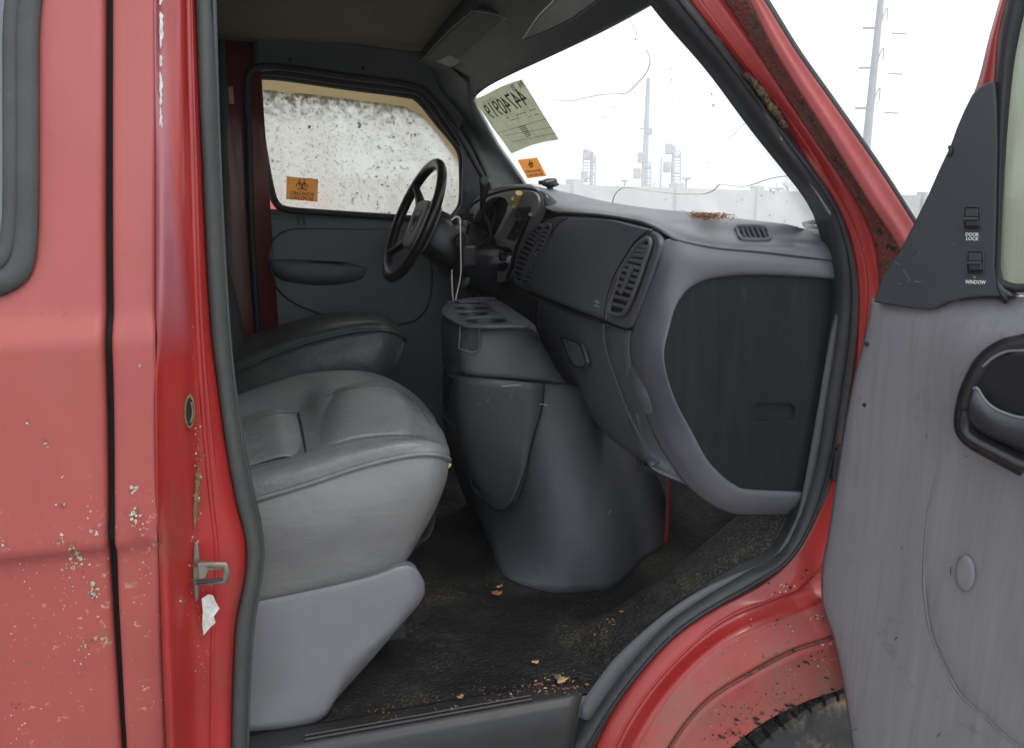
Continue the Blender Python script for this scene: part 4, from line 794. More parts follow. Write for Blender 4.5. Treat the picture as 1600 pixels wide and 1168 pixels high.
# small demister outlet on the end shoulder
dv = [(1150, 359), (1170, 358), (1190, 359), (1198, 362), (1200, 370), (1202, 376), (1196, 379), (1180, 379.5), (1162, 379), (1155, 376), (1152, 368)]
sdt = surf(dto); fnv = lambda a, b, d=0: sdt(a, b, .003+d)
vent(dv, 0, [[(a, 359), (a+7, 378.5)] for a in (1158, 1166, 1174, 1182, 1190)], fn=fnv, rim=.003, sw=.0022)
# dark end panel with finger recess
ep = O + P3([(1275, 771, .112), (1300, 620, .112), (1312, 500, .112)])
epo = plate([V((p.x, .118, p.z)) for p in ep], 'dash_end_panel', M['endp'], None, t=.012, bev=0, ang=30, smooth=False)
rcx = P(1208, 643, .118)
bm = bmesh.new()
rp_ = [P(1208+sx*30+11*math.cos(t), 643+2*math.cos(t)*0+14*math.sin(t), .05) for sx, t0 in ((1, -math.pi/2), (-1, math.pi/2)) for t in [t0+math.pi*i/8 for i in range(9)]]
rp_ = [P(1208+sx*25+11.5*math.cos(t), 643+14.5*math.sin(t), .118) for sx, t0 in ((1, -math.pi/2), (-1, math.pi/2)) for t in [t0+math.pi*i/8 for i in range(9)]]
fr = [bm.verts.new(p+V((0, -.01, 0))) for p in rp_]; bk = [bm.verts.new(rcx+(p-rcx)*.93+V((0, .008, 0))) for p in rp_]
bm.faces.new(fr); bm.faces.new(bk[::-1])
for i in range(len(fr)): bm.faces.new((fr[i], bk[i], bk[(i+1) % len(fr)], fr[(i+1) % len(fr)]))
bmesh.ops.recalc_face_normals(bm, faces=bm.faces[:])
cut(epo, finish(bm, 'cutter', M['endp'], face_cam=False)); sub(epo, da)
# wires under the dash
for k in range(3):
    sub(sweep(P3([(996+k*6, 716+k*5, .30), (1004+k*6, 735+k*2, .30), (1012+k*6, 728+k*5, .30), (1020, 738, .30)]), 'wiring', M['dark'], None, w=.004), da)
# ---- instrument bezel
bz = mk('instrument_bezel')
bzp = [(720, 344), (733, 327), (749, 315), (773, 304), (799, 298), (818, 297), (833, 300), (839, 306), (841, 314), (838, 326), (831, 342), (818, 365), (806, 393), (800, 415), (796, 430), (786, 440), (771, 439), (750, 430), (730, 422), (705, 415), (690, 400), (700, 372)]
b_ = plate(Xs(bzp, .590), 'bezel', M['bez'], None, t=.03, bev=.004, closed_smooth=True, k=3)
def cutter(pp, x0=.55, x1=.66):
    bm = bmesh.new(); a = [bm.verts.new(PX(u, v, .590)+V((x0-.59, 0, 0))) for u, v in pp]; b = [bm.verts.new(PX(u, v, .590)+V((x1-.59, 0, 0))) for u, v in pp]
    bm.faces.new(a); bm.faces.new(b[::-1])
    for i in range(len(a)): bm.faces.new((a[i], b[i], b[(i+1) % len(a)], a[(i+1) % len(a)]))
    bmesh.ops.recalc_face_normals(bm, faces=bm.faces[:]); return finish(bm, 'cutter', M['dark'], face_cam=False)
holes = [[(755, 319), (767, 310), (780, 307), (790, 311), (794, 319), (791, 332), (785, 344), (777, 360), (770, 372), (755, 373), (745, 369), (734, 359), (731, 354), (741, 340), (748, 328)],
         [(803, 324), (830, 323), (826, 340), (815, 362), (802, 381), (777, 373), (790, 348)],
         [(772, 383), (799, 388), (799, 400), (793, 420), (786, 427), (766, 419), (765, 405)],
         [(721, 352), (727, 342), (734, 334), (740, 333), (739, 342), (730, 357)]]
for h in holes: cut(b_, cutter(h))
sub(b_, bz)
sub(plate([p for p in Xs([(712, 345), (750, 318), (799, 301), (836, 305), (834, 330), (800, 400), (790, 432), (760, 425), (720, 410), (700, 380)], .655)], 'bezel_backing', M['void'], None, t=.01, bev=0, smooth=False), bz)
for a, b in ((752, 350), (772, 335)): sub(lathe(PX(a, b, .645), V((-1, 0, 0)), [(.05, 0), (.05, .006), (.046, .008), (.044, .004)], 'gauge', M['dark'], None), bz)
for i in range(4): t = (i+1)/5; sub(sweep([PX(724+t*(-4)+9*t, 343-0+t*12-2, .597) if False else PX(722+(734-722)*(1-t), 351-(351-336)*(1-t), .595), PX(731+(740-731)*(1-t), 357-(357-335)*(1-t), .595)], 'vent_slat', M['dash2'], None, w=.0016, h=.004, smooth=False), bz)
sub(box(PX(815, 335, .63), .05, .10, .018, 'radio_bracket', M['gtrim']), bz)
for a, b, w in ((818, 350, .03), (810, 360, .024), (816, 342, .02)): sub(box(PX(a, b, .64), .03, w, .02, 'loose_connector', M['steel'] if w == .02 else M['dark']), bz)
for a, b in ((780, 398), (790, 402), (778, 412)): sub(lathe(PX(a, b, .60), V((-1, 0, .1)), [(.014, 0), (.013, .018), (.008, .02)], 'heater_knob', M['dark'], None, seg=16), bz)
for q in (((776, 400), (784, 405), (792, 407)), ((784, 392), (795, 397), (800, 392)), ((786, 410), (793, 400), (803, 397))):
    sub(sweep([PX(a, b, .585) for a, b in q], 'loose_wire', M['steel'] if q[0][0] == 776 else M['dark'], None, w=.002), bz)
sub(sweep([PX(a, b, .575) for a, b in ((829, 335), (818, 360), (806, 390), (798, 420), (792, 433))], 'hanging_trim_strip', M['dark'], None, w=.006, h=.006), bz)
# ---- steering column, lever, wheel
al = math.radians(24); be = math.radians(7)
wcn = P(646, 345, 1.33)
n_ = Matrix.Rotation(be, 3, 'Z') @ V((-math.cos(al), 0, math.sin(al)))
tU = Matrix.Rotation(be, 3, 'Z') @ V((math.sin(al), 0, math.cos(al))); tS = tU.cross(n_)
sw_ = mk('steering_wheel'); RW = .190
bm = bmesh.new()
ringp = [wcn + tU*(RW*math.cos(2*math.pi*i/72)) + tS*(RW*math.sin(2*math.pi*i/72)) for i in range(72)]
sweep_bm(bm, ringp, .0155, .0175, closed=True, ref=None, sides=14, smooth=False)
bmesh.ops.recalc_face_normals(bm, faces=bm.faces[:]); sub(finish(bm, 'wheel_rim', M['wheelr'], face_cam=False, ang=180), sw_)
def W3(u, s, d=0): return wcn + tU*u + tS*s + n_*d
for a in (50, 130, 230, 310):
    r = math.radians(a); ca, sa = math.cos(r), math.sin(r)
    sub(sweep([W3(.05*ca-.01, .06*sa, -.03), W3(.12*ca, .125*sa, -.02), W3(.185*ca, .185*sa, 0)], 'spoke', M['wheelr'], None, w=.013, h=.011, taper=lambda t: 1.5-.6*t), sw_)
hb = [W3(u, s, -.005) for u, s in ((.072, -.055), (.072, .055), (.045, .078), (-.04, .072), (-.085, .045), (-.085, -.045), (-.04, -.072), (.045, -.078))]
sub(plate(hb, 'hub_pad', M['hub'], None, away=-n_*.05, bev=.01, closed_smooth=True), sw_)
em = [W3(u, s, -.0045) for u, s in ((.036, -.026), (.036, .026), (.024, .033), (-.012, .030), (-.034, .012), (-.034, -.012), (-.012, -.030), (.024, -.033))]
sub(sweep(em, 'emblem_outline', M['dark'], None, w=.0012, closed=True, k=3), sw_)
sub(sweep([W3(u, s, -.0045) for u, s in ((-.018, 0), (0, -.006), (.012, -.004), (.020, -.012), (.012, -.022), (-.002, -.018))], 'emblem_horn', M['dark'], None, w=.0016), sw_)
sub(sweep([W3(u, s, -.0045) for u, s in ((-.018, 0), (0, .006), (.012, .004), (.020, .012), (.012, .022), (-.002, .018))], 'emblem_horn', M['dark'], None, w=.0016), sw_)
sc_ = mk('steering_column')
def shroud(name, secs, mat):
    bm = bmesh.new(); rs = []
    for d, w, h, du in secs:
        rs.append([bm.verts.new(W3(du + h*(math.copysign(abs(math.sin(t))**.6, math.sin(t))), w*(math.copysign(abs(math.cos(t))**.6, math.cos(t))), -d)) for t in [2*math.pi*i/20 for i in range(20)]])
    for a, b in zip(rs, rs[1:]):
        for i in range(20): bm.faces.new((a[i], a[(i+1) % 20], b[(i+1) % 20], b[i]))
    bm.faces.new(rs[0]); bm.faces.new(rs[-1][::-1]); bmesh.ops.recalc_face_normals(bm, faces=bm.faces[:])
    return sub(finish(bm, name, mat, face_cam=False, ang=50), sc_)
shroud('column_shroud', [(.03, .055, .05, -.01), (.06, .075, .075, -.01), (.15, .08, .085, -.02), (.155, .09, .095, -.025), (.26, .095, .10, -.04), (.34, .085, .085, -.05)], M['wheelr'])
ig = W3(-.005, -.0, -.22); side = -tS if (-tS).dot(CAM-wcn) > 0 else tS
igc = P(722, 377, 1.22)
sub(lathe(igc, (CAM-igc).normalized().lerp(V((-.6, -.8, .1)), .7), [(.024, 0), (.024, .012), (.020, .014), (.019, .008), (.004, .008)], 'ignition_lock', M['dark'], None), sc_)
sub(box(P(731, 400, 1.2), .05, .06, .07, 'switch_housing', M['dark'], bev=.01), sc_)
sub(sweep(P3([(757, 288, 1.12), (755, 300, 1.13), (753, 312, 1.13), (753, 325, 1.14), (757, 337, 1.15), (764, 352, 1.16), (765, 366, 1.17), (759, 378, 1.18), (745, 386, 1.2)]), 'gear_lever', M['dark'], None, w=.0065), sc_)
kb = P(757, 283, 1.12)
sub(sweep(P3([(757, 280, 1.12), (757, 290, 1.12), (756, 300, 1.125), (754, 312, 1.13), (753, 324, 1.14)]), 'gear_knob', M['wheelr'], None, w=.017, h=.017, sides=14, taper=lambda t: 1.0 if t < .15 else 1.08-.7*t), sc_)
sub(lathe(P(757, 282, 1.098), (CAM-kb), [(.012, 0), (.012, .002), (.008, .003), (.008, .001)], 'knob_button', M['gtrim'], None, seg=18), sc_)
sub(sweep(P3([(700, 346, 1.3), (710, 340, 1.28), (719, 336, 1.25), (726, 330, 1.25)]), 'indicator_stalk', M['dark'], None, w=.008), sc_)
sub(lathe(P(727, 438, 1.3), V((-1, -.4, .5)), [(.03, 0), (.036, .01), (.03, .02), (.01, .024)], 'speaker_grille', M['gtrim'], None), sc_)

# ---- passenger seat
se = mk('passenger_seat', 'worn grey leather passenger seat, nearest the open door')
Q = [ # curves front<-rear: each a lateral contour of the cushion, given rear to front
 P3([(330, 800, .215), (401, 779, .215), (484, 754, .215), (556, 730, .215), (610, 716, .215), (650, 709, .215), (681, 709, .22), (696, 713, .235), (702, 717, .26)]),
 P3([(330, 770, .225), (396, 752, .225), (480, 728, .225), (556, 706, .225), (610, 693, .225), (650, 688, .23), (681, 691, .245), (697, 699, .26), (703, 706, .29)]),
 P3([(330, 748, .27), (390, 733, .27), (477, 709, .27), (520, 696, .27), (574, 684, .275), (628, 681, .28), (664, 682, .30), (688, 686, .32), (699, 694, .33)]),
 P3([(330, 716, .40), (388, 702, .40), (474, 682, .40), (520, 662, .39), (574, 650, .39), (628, 646, .40), (664, 655, .41), (684, 668, .42), (696, 683, .42)]),
 P3([(330, 684, .55), (382, 675, .55), (468, 653, .55), (509, 625, .54), (560, 615, .54), (610, 616, .54), (645, 630, .53), (672, 650, .52), (690, 671, .50)]),
 P3([(330, 664, .64), (378, 656, .64), (460, 637, .64), (500, 612, .64), (550, 602, .64), (598, 603, .64), (635, 618, .62), (664, 638, .60), (684, 662, .57)]),
 P3([(330, 633, .76), (369, 618, .76), (430, 597, .76), (484, 583, .76), (541, 578, .76), (585, 583, .76), (622, 598, .74), (655, 622, .70), (679, 652, .64)]),
 P3([(330, 650, .82), (369, 630, .82), (430, 608, .82), (484, 594, .82), (541, 590, .82), (585, 595, .82), (622, 612, .80), (655, 640, .75), (680, 670, .66)]),
]
sub(loft(Q, 'seat_cushion', M['leather'], None, n=60, m=6, solid=.02), se)
sub(sweep([p+V((0, -.003, 0)) for p in Q[0]], 'piping', M['leather'], None, w=.0045), se)
K0 = Q[0] + P3([(700, 708, .30), (696, 697, .35), (692, 687, .42), (686, 676, .50), (680, 667, .57), (676, 664, .64)])
K1 = P3([(330, 850, .20), (401, 836, .198), (484, 815, .195), (556, 800, .193), (610, 785, .193), (650, 775, .196), (676, 768, .205), (690, 762, .225), (697, 752, .26), (695, 749, .34), (689, 745, .45), (680, 742, .62)])
K2 = P3([(330, 920, .205), (400, 908, .205), (480, 890, .203), (550, 872, .203), (595, 860, .205), (625, 848, .21), (648, 836, .22), (664, 820, .24), (677, 802, .275), (675, 798, .35), (668, 795, .45), (658, 792, .62)])
K3 = P3([(330, 966, .22), (398, 951, .22), (480, 935, .22), (550, 920, .22), (580, 912, .222), (606, 903, .225), (620, 895, .23), (632, 880, .25), (642, 862, .28), (643, 856, .36), (638, 850, .46), (630, 845, .62)])
sub(loft([K0, bl(K0, K1, .12, 70), K1, K2, K3, [p+V((0, .05, 0)) for p in K3]], 'seat_skirt', M['skirt'], None, n=70, m=4, solid=.01), se)
# front face of the cushion
# insert seams
sub(sweep([p+V((0, 0, .001)) for p in Q[2][:7]], 'stitch_seam', M['gtrim'], None, w=.0016), se)
sub(sweep([p+V((0, 0, .001)) for p in P3([(466, 645, .60), (470, 660, .5), (474, 682, .40), (478, 709, .27)])], 'stitch_seam', M['gap'], None, w=.002), se)
# front pad (raised)
pd = [P3([(482, 700, .285), (530, 689, .285), (580, 680, .29), (630, 677, .295), (662, 681, .31)]),
      P3([(486, 676, .39), (530, 655, .38), (580, 644, .38), (630, 642, .39), (664, 654, .40)]),
      P3([(492, 645, .50), (530, 623, .50), (575, 612, .50), (615, 612, .50), (646, 628, .50)]),
      P3([(502, 624, .60), (530, 609, .61), (570, 601, .61), (603, 602, .61), (630, 615, .59)])]
pd = [[p+V((0, 0, [-.01, .004, .006, .004, -.008][i])) for i, p in enumerate(r)] for r in pd]
sub(loft([[p+V((0, 0, -.012)) for p in pd[0]]]+pd+[[p+V((0, .01, -.012)) for p in pd[-1]]], 'seat_pad', M['leather'], None, n=30, m=5), se)
rp2 = [P3([(330, 742, .29), (390, 727, .29), (440, 714, .285), (472, 705, .285)]), P3([(330, 712, .40), (388, 694, .40), (435, 680, .40), (471, 676, .40)]), P3([(330, 684, .53), (380, 668, .53), (430, 652, .53), (466, 651, .53)]), P3([(330, 668, .62), (376, 657, .62), (425, 643, .62), (461, 640, .62)])]
rp2 = [[p+V((0, 0, [.0, .006, .008, -.008][i])) for i, p in enumerate(r)] for r in rp2]
sub(loft([[p+V((0, 0, -.012)) for p in rp2[0]]]+rp2+[[p+V((0, .01, -.012)) for p in rp2[-1]]], 'seat_pad', M['leather'], None, n=30, m=5), se)
sqs = surf(*[o for o in C.objects if o.parent == se and o.name.split('.')[0] in ('seat_cushion', 'seat_pad')])
def seam(l, w=.0011, mat=None):
    q = [sqs(a, b, .0004) for a, b in l]; q = [p for p in q if p is not None]
    if len(q) > 2: sub(sweep(q, 'stitch_seam', mat or M['seatseam'], None, w=w, h=.0008, sides=6, k=3), se)
def lerpl(l, n=14):
    out = []
    for i in range(n):
        t = i/(n-1)*(len(l)-1); j = min(int(t), len(l)-2); u = t-j; out.append((l[j][0]*(1-u)+l[j+1][0]*u, l[j][1]*(1-u)+l[j+1][1]*u))
    return out
seam(lerpl([(480, 706), (520, 694), (574, 683), (628, 680), (666, 686)])); seam(lerpl([(388, 730), (430, 719), (474, 708)]))
seam(lerpl([(509, 618), (540, 608), (575, 603), (600, 603), (630, 613), (655, 635), (672, 662)])); seam(lerpl([(376, 664), (412, 650), (440, 645), (463, 645)]))
# backrest, mostly behind the pillar
def backrest(y0, y1, x, z0, mat, p, tilt=.25):
    bm = []
    for t in (0, .08, .25, .5, .75, .92, 1):
        y = y0+(y1-y0)*t; e = math.sin(math.pi*t)**.35 if 0 < t < 1 else 0
        bm.append([V((x+.02-.07*(1-e), y, z0)), V((x+.02*e-.02-tilt*.1, y, z0+.2)), V((x-.01*1-.03*(1-e)-tilt*.3, y, z0+.42)), V((x-.10-tilt*.45, y, z0+.6-.06*(1-e))), V((x-.16-tilt*.5, y, z0+.64-.06*(1-e))), V((x-.22-tilt*.4, y, z0+.5)), V((x-.22, y, z0))])
    return sub(loft(bm, 'backrest', mat, None, n=30, m=4, solid=0), p)
backrest(.24, .80, -.20, 1.0, M['leather'], se)
# pedestal
pb0 = P3([(330, 962, .20), (398, 949, .198), (480, 932, .195), (550, 916, .19), (590, 905, .188), (620, 893, .188), (640, 890, .190), (655, 899, .20), (663, 915, .22), (662, 910, .30), (656, 902, .42), (648, 896, .6)])
pb1 = P3([(330, 1050, .19), (396, 1040, .185), (480, 1020, .18), (550, 1000, .18), (585, 985, .18), (612, 968, .182), (632, 955, .185), (648, 942, .195), (657, 940, .22), (655, 936, .30), (648, 930, .42), (640, 925, .6)])
pb2 = P3([(330, 1145, .175), (388, 1138, .172), (440, 1133, .17), (480, 1126, .17), (505, 1115, .172), (540, 1085, .175), (572, 1053, .18), (595, 1030, .19), (612, 1012, .21)])
pb2 = P3([(330, 1150, .17), (385, 1143, .168), (420, 1140, .167), (445, 1139, .167), (470, 1136, .167), (490, 1130, .168), (505, 1121, .172), (514, 1112, .178), (518, 1105, .195), (516, 1100, .28), (508, 1092, .42), (500, 1085, .6)])
pbm = P3([(330, 1100, .18), (390, 1092, .178), (450, 1082, .176), (500, 1066, .176), (530, 1052, .176), (555, 1034, .178), (575, 1020, .182), (592, 1008, .19), (602, 1005, .215), (600, 1000, .30), (592, 992, .42), (582, 985, .6)])
sub(loft([[p+V((0, .05, -.004)) for p in pb0], [p+V((0, .012, .004)) for p in pb0], pb0, pb1, pbm, pb2], 'seat_pedestal', M['pedes'], None, n=50, m=4), se)
sub(box(V((.02, .48, .74)), .26, .40, .14, 'seat_rail', M['dark']), se)
sub(sweep(P3([(630, 872, .27), (648, 850, .27), (664, 838, .28), (672, 815, .30), (668, 800, .33)]), 'belt_buckle_strap', M['dark'], None, w=.016, h=.004), se)
sub(plate(P3([(699, 722, .262), (706, 725, .262), (703, 731, .262), (698, 732, .262)]), 'piping_end', M['tan'], None, t=.003), se)
# ---- driver seat
ds = mk('driver_seat', 'dark shaded leather driver seat by the far door')
D = [P3([(330, 592, 1.06), (369, 580, 1.06), (448, 545, 1.06), (520, 524, 1.06), (574, 515, 1.06), (610, 517, 1.07), (630, 525, 1.09), (635, 533, 1.12)]),
     P3([(330, 575, 1.08), (369, 562, 1.08), (448, 530, 1.08), (520, 511, 1.08), (574, 503, 1.08), (606, 506, 1.09), (627, 516, 1.12), (634, 525, 1.15)]),
     P3([(330, 565, 1.16), (369, 550, 1.16), (440, 524, 1.16), (515, 503, 1.16), (565, 497, 1.16), (600, 500, 1.17), (622, 511, 1.18), (632, 521, 1.20)]),
     P3([(330, 548, 1.38), (372, 537, 1.38), (430, 518, 1.38), (505, 499, 1.38), (556, 491, 1.38), (590, 494, 1.38), (615, 505, 1.36), (629, 518, 1.33)]),
     P3([(330, 542, 1.55), (385, 525, 1.55), (440, 508, 1.55), (502, 490.5, 1.55), (556, 487.5, 1.55), (592, 491, 1.55), (614, 501, 1.5), (627, 515, 1.45)]),
     P3([(330, 560, 1.62), (385, 545, 1.62), (440, 525, 1.62), (502, 505, 1.62), (556, 500, 1.62), (590, 505, 1.60), (610, 515, 1.55), (624, 530, 1.48)])]
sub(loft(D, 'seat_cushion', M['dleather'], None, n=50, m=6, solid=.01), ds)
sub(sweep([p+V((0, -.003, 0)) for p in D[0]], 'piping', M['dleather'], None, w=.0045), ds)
D0x = D[0] + [D[1][-1]+V((0, .02, 0)), D[2][-1]+V((0, .03, 0)), D[3][-1], D[4][-1]]
E1_ = P3([(330, 640, 1.03), (369, 625, 1.03), (448, 600, 1.03), (520, 580, 1.03), (570, 568, 1.03), (603, 560, 1.04), (620, 554, 1.07), (629, 548, 1.10), (628, 546, 1.2), (622, 544, 1.35), (616, 542, 1.5)])
E2_ = P3([(330, 720, 1.05), (369, 700, 1.05), (448, 690, 1.05), (520, 670, 1.05), (560, 650, 1.05), (585, 630, 1.06), (602, 612, 1.08), (612, 598, 1.11), (612, 590, 1.2), (608, 586, 1.35), (600, 582, 1.5)])
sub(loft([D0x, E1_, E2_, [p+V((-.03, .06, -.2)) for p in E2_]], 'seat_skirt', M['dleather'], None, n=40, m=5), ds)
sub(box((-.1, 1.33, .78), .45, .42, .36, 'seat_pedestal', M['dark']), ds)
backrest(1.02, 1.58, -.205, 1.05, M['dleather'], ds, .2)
# ---- sun visors
vz = mk('sun_visor', 'driver sun visor with a pale blank label')
v1 = C3([(655, 99, 1.50), (700, 52, 1.42), (734, 22, 1.36), (741, 18.5, 1.33), (787, 28, 1.12), (827, 50, .98), (823, 57, .98), (742, 107, 1.33), (700, 114, 1.45), (668, 106, 1.50)])
def vz_pts(l, z0, sl): # visor plane through z rising to the rear
    n = V((sl, 0, 1)).normalized(); return [PP(a, b, V((.5, 0, z0)), n) for a, b in l]
vis1 = [(655, 99), (695, 57), (732, 24), (742, 19), (787, 28), (829, 51), (824, 58), (780, 82), (742, 106), (700, 113), (672, 108)]
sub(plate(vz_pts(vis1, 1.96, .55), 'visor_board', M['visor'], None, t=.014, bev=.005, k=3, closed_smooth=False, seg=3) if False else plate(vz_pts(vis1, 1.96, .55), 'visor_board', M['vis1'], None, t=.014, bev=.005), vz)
sub(plate(vz_pts([(681, 96), (702, 87), (725, 97), (705, 105)], 1.957, .55), 'blank_label', M['paper'], None, t=.002, bev=0), vz)
sub(sweep(vz_pts([(656, 97), (695, 55), (732, 22.5), (742, 18), (787, 27), (829, 50)], 1.958, .55), 'visor_piping', M['visor'], None, w=.002), vz)
vz2 = mk('sun_visor', 'pale grey passenger sun visor with a light edge')
vis2 = [(815, 63), (840, 28), (868, -2), (890, -40), (960, -60), (985, -25), (934, 0), (892, 30), (850, 50)]
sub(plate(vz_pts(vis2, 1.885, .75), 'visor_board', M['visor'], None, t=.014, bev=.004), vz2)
sub(sweep(vz_pts([(817, 61), (840, 27), (868, -3), (888, -38)], 1.882, .75), 'visor_piping', M['white'], None, w=.0016), vz2)
sub(sweep(vz_pts([(817, 63), (850, 51), (892, 31), (936, 0)], 1.882, .75), 'visor_piping', M['gtrim'], None, w=.002), vz2)
for a, b in ((707, 118), (851, 57), (913, 20)):
    ck = mk('visor_clip'); q = PP(a, b, V((.56, 0, 1.915)), V((.75, 0, 1)))
    sub(box(q, .02, .035, .012, 'clip_base', M['gtrim']), ck); sub(sweep([q+V((0, -.012, -.004)), q+V((-.01, -.006, -.018)), q+V((-.01, .008, -.018)), q+V((0, .014, -.004))], 'clip_hook', M['steel'], None, w=.0028), ck)

# ---- open passenger door
dr = mk('passenger_door', 'open passenger door, faded grey trim seen from inside')
LE = [(1362, 468), (1356, 500), (1345, 550), (1332, 600), (1314, 700), (1296, 820), (1285, 880), (1283, 915), (1286, 948), (1304, 1004), (1318, 1073), (1332, 1168), (1345, 1260)]
rows = []
for i, (a, b) in enumerate(LE):
    t = i/(len(LE)-1)
    r = []
    for j, u in enumerate((0, .012, .05, .18, .35, .55, .75, 1)):
        x = a + (1850-a)*u
        yy = b if i else [466, 468, 472, 466, 462, 464, 466, 468][j]
        if i in (1, 2): yy = b
        bul = 0 if u == 0 else (.006 if u == .012 else .010)
        if b > 470 and u > .1: bul += .02*math.exp(-((b-560)/70)**2)*min(1, (u-.1)*4)
        if i == 0: bul = 0 if u < .1 else .0
        r.append(DR(x, yy, bul))
    rows.append(r)
dt = sub(loft(rows, 'door_trim_panel', M['trim'], None, n=50, m=4, solid=.006, samp=True), dr)
# moulded line of the raised lower panel
ml = [(1462, 740), (1450, 800), (1444, 868), (1444, 924), (1454, 988), (1476, 1040), (1500, 1084), (1540, 1120), (1580, 1157), (1650, 1200)]
mlr = [(1850, 800), (1850, 868), (1850, 924), (1850, 988), (1850, 1040), (1850, 1084), (1850, 1120), (1850, 1157), (1850, 1200)]
sub(sweep([DR(a, b, .010) for a, b in ml], 'moulded_line', M['trim'], None, w=.003, h=.0016, taper=lambda t: .05+math.sin(math.pi*min(1, t*1.4+.05))*.9 if t < .6 else 1), dr)
rows = [[DR(a+d, b+d*.2, o_) for a, b in ml] for d, o_ in ((1, .006), (3, .012), (9, .014), (60, .0145), (140, .0145), (300, .0145))]
rows = [[DR(x_[0]+d, x_[1]+d*.2, .006+(o_-.006)*min(1, max(0, (k-.6)/3.5))) for k, x_ in enumerate(ml)] for d, o_ in ((1, .006), (3, .012), (9, .014), (60, .0145), (140, .0145), (300, .0145))]
sub(loft(rows, 'raised_panel', M['trim'], None, n=30, m=2, across=False), dr)
pl = DR(1508, 895, .010)
bm = bmesh.new()
rs = [[bm.verts.new(DR(1508+15.5*k*math.cos(2*math.pi*i/28), 895+29*k*math.sin(2*math.pi*i/28), .010+h)) for i in range(28)] for k, h in ((1, 0), (.97, .007), (.85, .0085), (.5, .009), (.1, .009))]
for a, b in zip(rs, rs[1:]):
    for i in range(28): bm.faces.new((a[i], a[(i+1) % 28], b[(i+1) % 28], b[i]))
bm.faces.new(rs[-1]); sub(finish(bm, 'speaker_plug', M['trim'], ang=50), dr)
sdo = surf(dt)
scratches(45, 1310, 1590, 600, 1160, sdo, 'scuff_marks', dr, M['visor'], .0004, .2)
scratches(16, 1310, 1560, 620, 1160, sdo, 'dirt_marks', dr, M['rub2'], .0012, .3)
# inner handle: bezel, cup, grab
hz = [(1650, 522), (1600, 535), (1572, 541), (1550, 553), (1533, 570), (1522, 590), (1512, 612), (1505, 640), (1503, 662), (1507, 677), (1520, 690), (1545, 704), (1575, 720), (1600, 733), (1660, 750), (1720, 720), (1740, 640), (1720, 560)]
sub(plate([DR(a, b, .040) for a, b in hz], 'handle_bezel', M['dark'], None, t=.03, bev=.004, closed_smooth=True, k=3), dr)
sub(sweep([DR(a, b, .040) for a, b in hz[:14]], 'handle_surround', M['wheelr'], None, w=.006, h=.012), dr)
sub(sweep([DR(a, b, .050) for a, b in ((1512, 640), (1510, 664), (1514, 676), (1526, 686), (1548, 697), (1575, 711), (1600, 723), (1660, 742))], 'handle_lip', M['wheelr'], None, w=.009, h=.014), dr)
sub(plate([DR(a, b, .0425) for a, b in ((1640, 548), (1600, 556), (1570, 556), (1548, 564), (1535, 585), (1530, 604), (1536, 620), (1550, 634), (1570, 644), (1594, 647), (1660, 640))], 'handle_cup', M['void'], None, t=.003, bev=0, closed_smooth=True, k=3), dr)
gr = [[(1521, 606), (1527, 606), (1537, 622), (1552, 636), (1572, 645), (1600, 652), (1680, 656)], [(1514, 630), (1522, 640), (1536, 652), (1552, 664), (1575, 673), (1600, 678), (1680, 684)], [(1511, 660), (1520, 668), (1534, 678), (1552, 687), (1576, 697), (1600, 706), (1680, 716)]]
sub(loft([[DR(a, b, .044) for a, b in gr[0]], [DR(a, b+2, .068) for a, b in gr[0]], [DR(a, b, .074) for a, b in gr[1]], [DR(a, b, .048) for a, b in gr[2]]], 'pull_handle', M['tri'], None, n=30, m=3), dr)
sub(sweep([DR(a, b+1, .067) for a, b in gr[0]], 'handle_edge', M['fdoor'], None, w=.0025), dr)
sub(loft([[DR(a, b, .022) for a, b in ((1530, 568), (1548, 548), (1572, 536), (1600, 531), (1680, 520))], [DR(a, b, .046) for a, b in ((1533, 572), (1552, 556), (1574, 547), (1600, 546), (1680, 540))]], 'handle_hood', M['trim'], None, n=24, m=3, across=False), dr)
